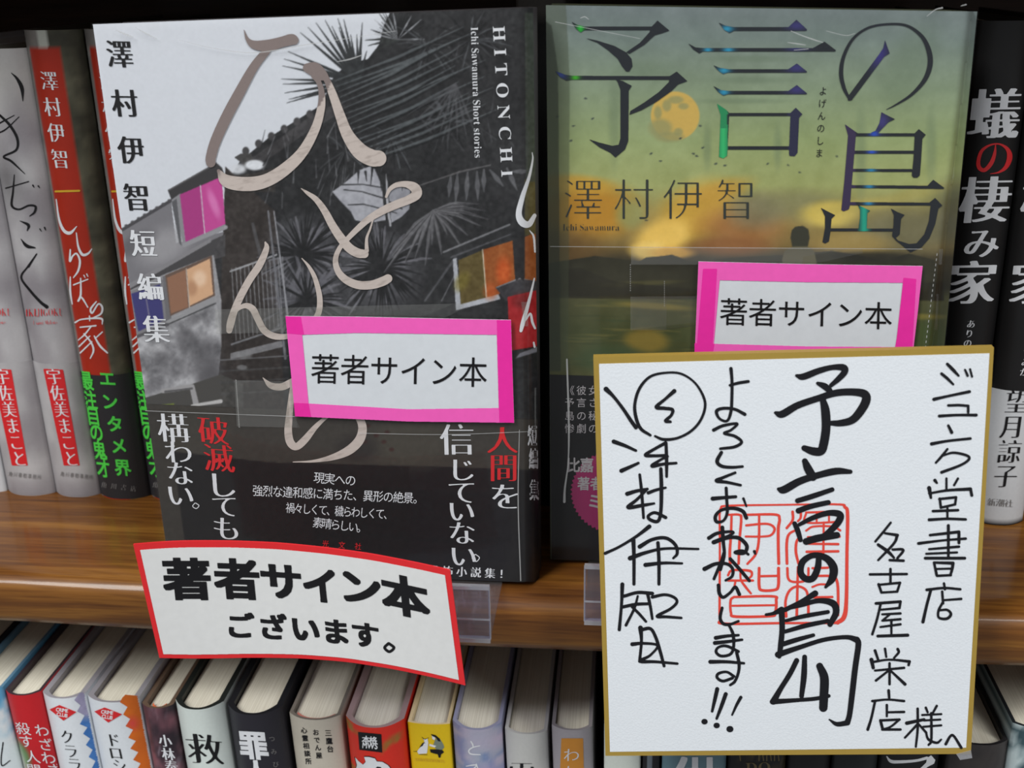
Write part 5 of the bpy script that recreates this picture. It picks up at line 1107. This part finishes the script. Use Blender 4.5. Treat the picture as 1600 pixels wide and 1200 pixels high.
I = Ink(200, 840, 735, 1075, 2)
for ch_, x, y, w_, h, an in (('著', 293, 904, 76, 68, 0), ('者', 371, 904, 72, 66, 2), ('サ', 440, 907, 68, 60, 4), ('イ', 501, 914, 60, 60, 6), ('ン', 563, 917, 70, 58, 8), ('本', 633, 931, 76, 66, 12)): I.ch(ch_, x, y, w_, h, an, 'heavy', skew=0.10)
for ch_, x, y, w_, h, an in (('ご', 375, 977, 46, 42, 1), ('ざ', 426, 979, 46, 42, 3), ('い', 477, 982, 48, 44, 5), ('ま', 525, 986, 46, 42, 6), ('す', 571, 991, 46, 42, 8)): I.ch(ch_, x, y, w_, h, an, 'heavy', skew=0.08)
I.stroke([(1181, 510, 12), (1202, 528, 12), (1182, 545, 12), (1162, 528, 12), (1178, 510, 12)], 180, 820, 2.759); I.mesh('lettering', sg, M_BLACK, ysg, 0.0006, run=8)

# ------------------------------------------------------------------ autograph board
def ysk(x, z): return -0.0222+0.083*(z+0.05)+0*x
OUT = [(927, 558), (1553, 543), (1517, 1178), (946, 1181)]; INN = [(936, 568.5), (1546, 552), (1509.5, 1168), (953, 1174.5)]
sk = thing('autograph_board', (0.057, -0.020, -0.048), 'white gold-edged autograph board with black marker writing and a red seal', 'autograph board')
slab('board', OUT, ysk, 0.0026, sk, M_GOLD); slab('white_face', INN, ysk, 0.0002, sk, M_CARD, off=0.0002)
I = Ink(1100, 770, 1345, 990, 2)
for s_ in ([(78, 180, 18), (90, 130, 20), (150, 108, 18), (600, 100, 16), (1080, 96, 18), (1145, 120, 26), (1168, 180, 30), (1163, 500, 28), (1158, 900, 32), (1140, 1050, 40), (1085, 1100, 34), (1040, 1106, 22), (600, 1108, 20), (120, 1112, 22), (82, 1070, 20), (78, 900, 20), (80, 500, 18), (78, 180, 18)],
           [(180, 185, 20), (175, 350, 22), (165, 500, 24), (168, 600, 24)], [(145, 185, 18), (245, 185, 20), (262, 225, 22), (248, 400, 22), (240, 600, 22)], [(300, 185, 20), (550, 183, 22), (588, 220, 24), (578, 300, 26), (578, 450, 26), (582, 600, 26)], [(305, 275, 20), (480, 262, 20), (545, 300, 22), (520, 355, 20), (450, 370, 18), (300, 370, 18)], [(415, 190, 20), (412, 400, 22), (385, 520, 22), (315, 603, 20)],
           [(150, 700, 20), (175, 662, 20), (250, 655, 20), (340, 665, 22), (352, 700, 20), (330, 725, 18)], [(150, 745, 20), (362, 745, 20)], [(215, 745, 18), (205, 790, 18)], [(255, 665, 18), (260, 740, 18), (300, 800, 22), (345, 855, 18)], [(415, 640, 24), (415, 790, 26), (440, 828, 24), (545, 825, 24), (578, 790, 26), (580, 640, 26)], [(425, 708, 20), (575, 705, 20)],
           [(200, 885, 20), (530, 880, 22), (560, 915, 24), (552, 1020, 24), (510, 1048, 22), (215, 1052, 24), (175, 1020, 22), (172, 915, 22), (200, 885, 20)], [(190, 960, 18), (548, 955, 18)],
           [(700, 160, 24), (700, 230, 22), (650, 298, 22)], [(770, 160, 22), (768, 210, 20), (745, 240, 18)], [(652, 600, 24), (650, 430, 24), (670, 350, 22), (735, 312, 18)], [(750, 600, 22), (728, 500, 24), (735, 410, 22), (770, 370, 20)],
           [(815, 165, 18), (1095, 165, 18), (1105, 250, 20)], [(815, 165, 18), (820, 250, 18), (1100, 245, 18)], [(905, 165, 16), (905, 245, 16)], [(1010, 165, 16), (1010, 245, 16)], [(815, 320, 18), (880, 285, 18), (1040, 285, 18), (1105, 318, 20)], [(965, 250, 18), (962, 510, 20)], [(830, 375, 18), (1100, 370, 22)], [(835, 432, 18), (1088, 435, 22)], [(820, 500, 22), (1088, 496, 22)],
           [(655, 640, 22), (662, 725, 22), (700, 755, 20), (790, 752, 20), (830, 715, 20), (835, 640, 20)], [(745, 630, 20), (740, 850, 22), (735, 1050, 24)], [(645, 1050, 24), (640, 920, 22), (675, 830, 22), (745, 795, 20), (815, 830, 22), (832, 920, 22), (835, 1050, 24)],
           [(870, 640, 20), (1000, 636, 20)], [(905, 705, 20), (1040, 710, 22), (1080, 760, 24), (1088, 900, 24), (1085, 1040, 24)], [(868, 800, 18), (930, 778, 18), (1010, 780, 18)], [(880, 888, 20), (1038, 885, 20)]): I.stroke(s_, 1110, 770, 5.454)
I.mesh('red_seal', sk, M_STAMP, ysk, 0.00045)
W = []
def wr(ox, oy, sc, *L): W.extend((s_, ox, oy, sc) for s_ in L)
wr(920, 540, 3.333, [(320, 465, 14), (270, 430, 18), (245, 370, 18), (240, 300, 16), (265, 220, 16), (320, 160, 14), (400, 140, 12), (480, 145, 12), (550, 190, 12), (595, 260, 14), (605, 320, 14), (580, 390, 14), (530, 445, 14), (460, 480, 14), (390, 487, 16), (345, 470, 12)],
   [(445, 235, 22), (400, 275, 16), (352, 318, 20), (395, 325, 18), (435, 332, 18), (430, 360, 16), (400, 390, 18), (425, 395, 14)], [(90, 225, 26), (130, 265, 18), (180, 330, 18), (220, 390, 20), (245, 425, 20)],
   [(130, 498, 22), (190, 520, 18), (245, 545, 14)], [(170, 650, 22), (215, 630, 18), (258, 610, 14)], [(400, 505, 18), (345, 535, 16), (295, 568, 18), (345, 572, 16), (405, 570, 16)], [(402, 505, 16), (405, 600, 18), (405, 680, 14)], [(410, 575, 14), (370, 595, 14), (330, 625, 20), (390, 615, 16), (455, 610, 14)],
   [(265, 670, 14), (275, 760, 16), (285, 895, 14)], [(200, 770, 22), (250, 755, 18), (305, 745, 14)], [(300, 750, 14), (250, 800, 16), (205, 840, 20), (280, 830, 18), (340, 820, 12)], [(375, 640, 18), (378, 740, 20), (375, 860, 18), (360, 912, 18), (320, 905, 18), (310, 885, 16), (345, 868, 16), (400, 893, 18)], [(310, 765, 18), (350, 750, 16), (400, 738, 12)],
   [(315, 940, 22), (250, 990, 16), (160, 1045, 14), (85, 1080, 16)], [(232, 1010, 22), (235, 1100, 18), (235, 1240, 16)], [(265, 1045, 22), (330, 1008, 18), (400, 1000, 18), (450, 1035, 18), (460, 1080, 16), (440, 1105, 12)], [(215, 1105, 24), (300, 1075, 18), (400, 1055, 14), (570, 1057, 12)], [(360, 1025, 18), (365, 1120, 18), (365, 1240, 16)], [(295, 1140, 22), (390, 1130, 16), (485, 1132, 12)],
   [(740, 118, 18), (745, 180, 16), (745, 260, 16), (740, 340, 16), (720, 390, 14), (680, 378, 14), (665, 340, 18), (700, 325, 16), (760, 330, 16), (812, 356, 18)], [(735, 205, 14), (780, 193, 16), (830, 185, 16)],
   [(650, 438, 18), (700, 415, 16), (772, 405, 14), (740, 438, 14), (705, 455, 14), (760, 470, 16), (795, 500, 16), (760, 525, 16), (685, 535, 14)], [(690, 555, 18), (668, 600, 20), (690, 625, 18), (740, 632, 16), (800, 628, 14)], [(762, 660, 14), (700, 685, 16), (665, 702, 20), (720, 710, 16), (790, 725, 14)],
   [(715, 740, 16), (718, 800, 16), (720, 870, 16), (700, 910, 14), (665, 915, 18), (660, 885, 18), (690, 855, 16), (750, 845, 18), (800, 860, 20), (820, 895, 20)], [(645, 795, 22), (700, 790, 18), (765, 785, 16)], [(805, 795, 14), (820, 835, 10)],
   [(695, 945, 20), (700, 1020, 18), (705, 1090, 16), (685, 1165, 16)], [(625, 1000, 20), (670, 975, 18), (745, 967, 14), (740, 983, 14), (650, 1022, 22), (720, 1000, 18), (780, 1000, 20), (822, 1040, 20), (808, 1078, 18), (762, 1075, 18), (800, 1065, 12), (830, 1085, 14)], [(862, 1070, 16), (866, 1082, 12)])
wr(920, 860, 3.53, [(185, 185, 22), (180, 300, 16), (168, 435, 18)], [(195, 250, 18), (270, 230, 18), (350, 235, 20)], [(185, 310, 18), (260, 295, 18), (330, 292, 16)], [(270, 250, 12), (250, 320, 14), (205, 410, 16)], [(240, 310, 16), (280, 350, 16), (315, 390, 14)], [(325, 240, 18), (340, 310, 16), (350, 375, 14)], [(350, 255, 18), (420, 242, 16), (472, 258, 16), (485, 285, 16), (450, 320, 16), (378, 360, 18), (430, 364, 16), (510, 370, 14)],
   [(285, 425, 26), (290, 500, 16), (280, 610, 16)], [(290, 435, 20), (340, 430, 18), (370, 480, 18), (395, 560, 18), (415, 635, 16)], [(240, 515, 22), (300, 510, 16), (378, 522, 14), (340, 575, 14), (285, 608, 20), (370, 612, 16), (488, 622, 14)],
   [(638, 100, 24), (700, 72, 20), (760, 72, 18), (792, 98, 18), (790, 140, 16), (755, 163, 14)], [(745, 10, 16), (730, 60, 18), (690, 155, 16)], [(780, 45, 20), (830, 100, 20), (885, 165, 18)], [(715, 190, 20), (720, 235, 20), (742, 256, 18), (780, 230, 16), (808, 200, 18), (830, 240, 20)],
   [(735, 315, 16), (724, 370, 18), (742, 402, 18), (780, 405, 16), (825, 388, 14)], [(770, 405, 14), (795, 460, 18), (798, 530, 16), (780, 570, 16), (730, 580, 16), (702, 558, 16), (715, 532, 14), (760, 525, 16), (825, 555, 16)], [(700, 480, 22), (760, 470, 18), (825, 465, 14)], [(695, 508, 22), (770, 500, 18), (845, 490, 14)],
   [(815, 560, 18), (828, 620, 18), (825, 670, 16), (805, 720, 16), (780, 740, 14)], [(670, 612, 22), (760, 612, 18), (855, 620, 14)], [(800, 692, 16), (760, 668, 14), (715, 677, 16), (708, 700, 16), (740, 718, 16), (792, 702, 16)], [(708, 762, 22), (695, 820, 20), (680, 885, 14)], [(755, 790, 22), (730, 860, 20), (705, 925, 14)], [(838, 808, 18), (815, 850, 16), (790, 905, 10)], [(636, 942, 30), (640, 942, 30)], [(703, 963, 30), (707, 963, 30)], [(776, 983, 34), (780, 983, 34)])
wr(1180, 540, 3.333, [(215, 155, 16), (250, 160, 34), (330, 130, 32), (400, 112, 28), (458, 113, 36), (465, 135, 34), (435, 170, 30), (395, 205, 22)], [(325, 195, 18), (360, 210, 34), (385, 230, 32)], [(105, 348, 16), (140, 355, 38), (220, 310, 36), (320, 275, 34), (420, 245, 36), (510, 240, 38), (570, 252, 44), (575, 290, 46), (540, 350, 44), (500, 388, 40), (440, 402, 34), (398, 402, 26)], [(350, 275, 30), (365, 340, 46), (368, 430, 46), (355, 515, 46), (340, 548, 44), (300, 548, 42), (255, 532, 30)],
   [(258, 600, 30), (275, 640, 44), (300, 682, 42)], [(120, 745, 16), (150, 748, 40), (230, 705, 38), (320, 675, 34), (420, 652, 36), (495, 655, 22)], [(220, 806, 26), (290, 785, 28), (400, 748, 24)], [(225, 858, 30), (290, 835, 28), (380, 815, 26)], [(205, 925, 24), (220, 960, 28), (235, 1010, 24)], [(230, 930, 20), (300, 895, 26), (380, 870, 30), (440, 878, 36), (430, 920, 36), (370, 980, 30), (320, 1005, 24)], [(265, 1018, 36), (330, 1000, 38), (425, 985, 34)],
   [(1000, 95, 16), (1030, 125, 18), (1058, 155, 12)], [(970, 145, 16), (1000, 170, 16), (1030, 200, 12)], [(1092, 125, 12), (1105, 155, 14)], [(1118, 122, 12), (1128, 160, 12)], [(930, 278, 18), (1000, 262, 14), (1115, 238, 16)], [(1005, 310, 14), (1060, 308, 14)], [(1060, 308, 14), (1108, 312, 14)], [(1108, 312, 14), (1108, 345, 14)], [(958, 365, 16), (1050, 360, 14), (1150, 360, 16)], [(1005, 415, 14), (1022, 450, 18)], [(918, 510, 18), (1000, 495, 14), (1120, 482, 14)],
   [(1000, 537, 12), (970, 575, 14), (940, 608, 12)], [(975, 572, 10), (1030, 556, 13), (1100, 570, 14), (1112, 590, 14), (1070, 620, 14), (970, 658, 16)], [(935, 700, 18), (945, 713, 12)], [(995, 690, 12), (995, 750, 12)], [(1055, 690, 12), (1035, 725, 12)], [(905, 740, 22), (914, 790, 14)], [(905, 768, 12), (1000, 752, 14), (1120, 745, 18)], [(1120, 745, 16), (1127, 778, 16)], [(960, 795, 14), (966, 842, 14)], [(958, 797, 13), (1045, 788, 14)], [(1045, 788, 13), (1040, 825, 13)], [(966, 842, 13), (1040, 825, 13)], [(925, 860, 14), (1055, 855, 14)], [(1000, 838, 12), (1000, 900, 12)], [(905, 905, 16), (1000, 900, 14), (1095, 903, 14)],
   [(1005, 935, 16), (1005, 1100, 14)], [(910, 985, 14), (1060, 968, 16)], [(1060, 968, 16), (1060, 1025, 16)], [(850, 1028, 16), (980, 1012, 12), (1095, 1003, 14)], [(905, 1058, 12), (1060, 1045, 14)], [(890, 1082, 12), (1050, 1075, 12)], [(885, 1105, 16), (1090, 1105, 16)],
   [(705, 920, 12), (665, 970, 13), (625, 1018, 12)], [(675, 975, 12), (740, 985, 16)], [(740, 985, 15), (720, 1030, 14), (640, 1115, 12)], [(640, 1035, 16), (690, 1070, 18), (722, 1102, 12)], [(715, 1060, 13), (770, 1062, 14), (740, 1105, 13)], [(700, 1115, 14), (772, 1118, 14)])
wr(1180, 860, 3.529, [(350, 30, 30), (345, 90, 36), (320, 148, 38), (280, 155, 36), (250, 120, 36), (262, 60, 36), (320, 25, 32), (390, 40, 38), (430, 90, 46), (425, 150, 42), (388, 200, 16)], [(330, 235, 34), (255, 280, 26), (165, 325, 26)], [(60, 352, 16), (100, 345, 20), (145, 325, 34)], [(145, 325, 34), (148, 430, 30), (140, 520, 30), (132, 582, 24)], [(160, 322, 18), (250, 300, 24), (350, 275, 28), (428, 290, 38), (445, 340, 36), (412, 405, 30)], [(170, 385, 18), (270, 360, 24), (400, 337, 22)], [(165, 445, 22), (280, 412, 26), (400, 387, 24)], [(150, 515, 28), (230, 490, 26), (320, 465, 20)],
   [(125, 572, 34), (250, 530, 26), (380, 490, 24), (500, 476, 24), (560, 490, 34)], [(560, 490, 34), (568, 520, 32), (550, 650, 32), (535, 780, 32), (520, 900, 30), (508, 945, 32)], [(508, 948, 30), (450, 955, 24), (408, 930, 8)], [(228, 605, 28), (190, 680, 28), (140, 760, 28), (100, 830, 36)], [(95, 832, 30), (230, 823, 22), (330, 815, 22), (405, 800, 20)], [(272, 585, 26), (268, 690, 32), (255, 800, 26)], [(355, 636, 38), (380, 700, 48), (378, 800, 48), (375, 865, 46)],
   [(985, 65, 14), (1000, 135, 16)], [(990, 65, 14), (1090, 68, 18)], [(1090, 68, 18), (1085, 100, 16), (1075, 135, 14)], [(1000, 100, 12), (1080, 98, 12)], [(1002, 138, 14), (1078, 134, 14)], [(1040, 180, 14), (1045, 212, 14)], [(945, 215, 16), (1040, 205, 14), (1130, 212, 14)], [(967, 218, 16), (945, 300, 16), (924, 392, 18)], [(1030, 225, 14), (1035, 290, 14)], [(1040, 272, 12), (1135, 265, 14)], [(1030, 290, 14), (1010, 330, 14), (1012, 368, 14), (1055, 374, 16), (1078, 350, 16), (1058, 326, 14), (1012, 328, 12)],
   [(632, 130, 14), (835, 128, 14)], [(745, 100, 14), (745, 175, 14)], [(680, 185, 16), (695, 230, 14)], [(685, 187, 13), (798, 176, 14)], [(798, 176, 13), (782, 225, 14)], [(698, 230, 13), (782, 225, 13)], [(665, 290, 16), (800, 280, 16)], [(800, 280, 15), (795, 312, 14)], [(690, 325, 12), (795, 315, 14)], [(690, 298, 14), (670, 380, 14), (645, 460, 14)], [(700, 350, 12), (800, 345, 14)], [(740, 352, 12), (700, 385, 12)], [(700, 385, 12), (800, 377, 14)], [(690, 420, 12), (800, 405, 14)], [(750, 385, 14), (750, 460, 12)], [(675, 470, 16), (840, 465, 18)],
   [(660, 550, 16), (677, 600, 14)], [(715, 540, 14), (722, 585, 12)], [(785, 542, 16), (790, 560, 14), (765, 590, 12)], [(640, 600, 22), (650, 645, 18)], [(652, 612, 14), (740, 600, 12), (850, 610, 16)], [(850, 610, 15), (845, 630, 14)], [(660, 660, 12), (820, 645, 14)], [(740, 620, 14), (740, 735, 14)], [(735, 660, 12), (665, 715, 14)], [(745, 660, 12), (825, 735, 18)],
   [(735, 770, 16), (738, 810, 14)], [(645, 828, 14), (730, 820, 12), (820, 828, 14)], [(660, 830, 14), (640, 920, 14), (620, 985, 16)], [(725, 850, 14), (725, 912, 12)], [(730, 890, 12), (820, 888, 14)], [(690, 935, 16), (700, 975, 16)], [(690, 935, 14), (795, 930, 14)], [(795, 930, 13), (745, 970, 12), (700, 985, 12)], [(700, 985, 14), (800, 985, 14)],
   [(895, 870, 14), (895, 980, 14), (885, 1080, 12)], [(835, 950, 20), (930, 930, 16)], [(895, 955, 14), (825, 1030, 12)], [(900, 955, 12), (942, 1002, 14)], [(940, 865, 14), (950, 890, 12)], [(1000, 855, 14), (978, 895, 12)], [(920, 905, 12), (1025, 900, 12)], [(930, 935, 12), (1020, 930, 12)], [(925, 970, 12), (1025, 962, 12)], [(970, 895, 14), (970, 1040, 14), (955, 1070, 12)], [(940, 1000, 12), (955, 1040, 14), (1000, 1058, 14), (1025, 1040, 10)], [(1050, 1065, 16), (1075, 1022, 14), (1095, 1022, 14), (1135, 1085, 16)])
I = Ink(920, 545, 1560, 1180, 2)
for s_, ox, oy, sc in W: I.stroke(s_, ox, oy, sc)
I.mesh('marker_writing', sk, M_INK, ysk, 0.0006)
slab('clear_corner', [(1494, 1178), (1517, 1172), (1519, 1184), (1500, 1187)], ysk, 0.0008, sk, M_ACEDGE, off=0.0004)

bpy.data.objects.remove(_go, do_unlink=True)
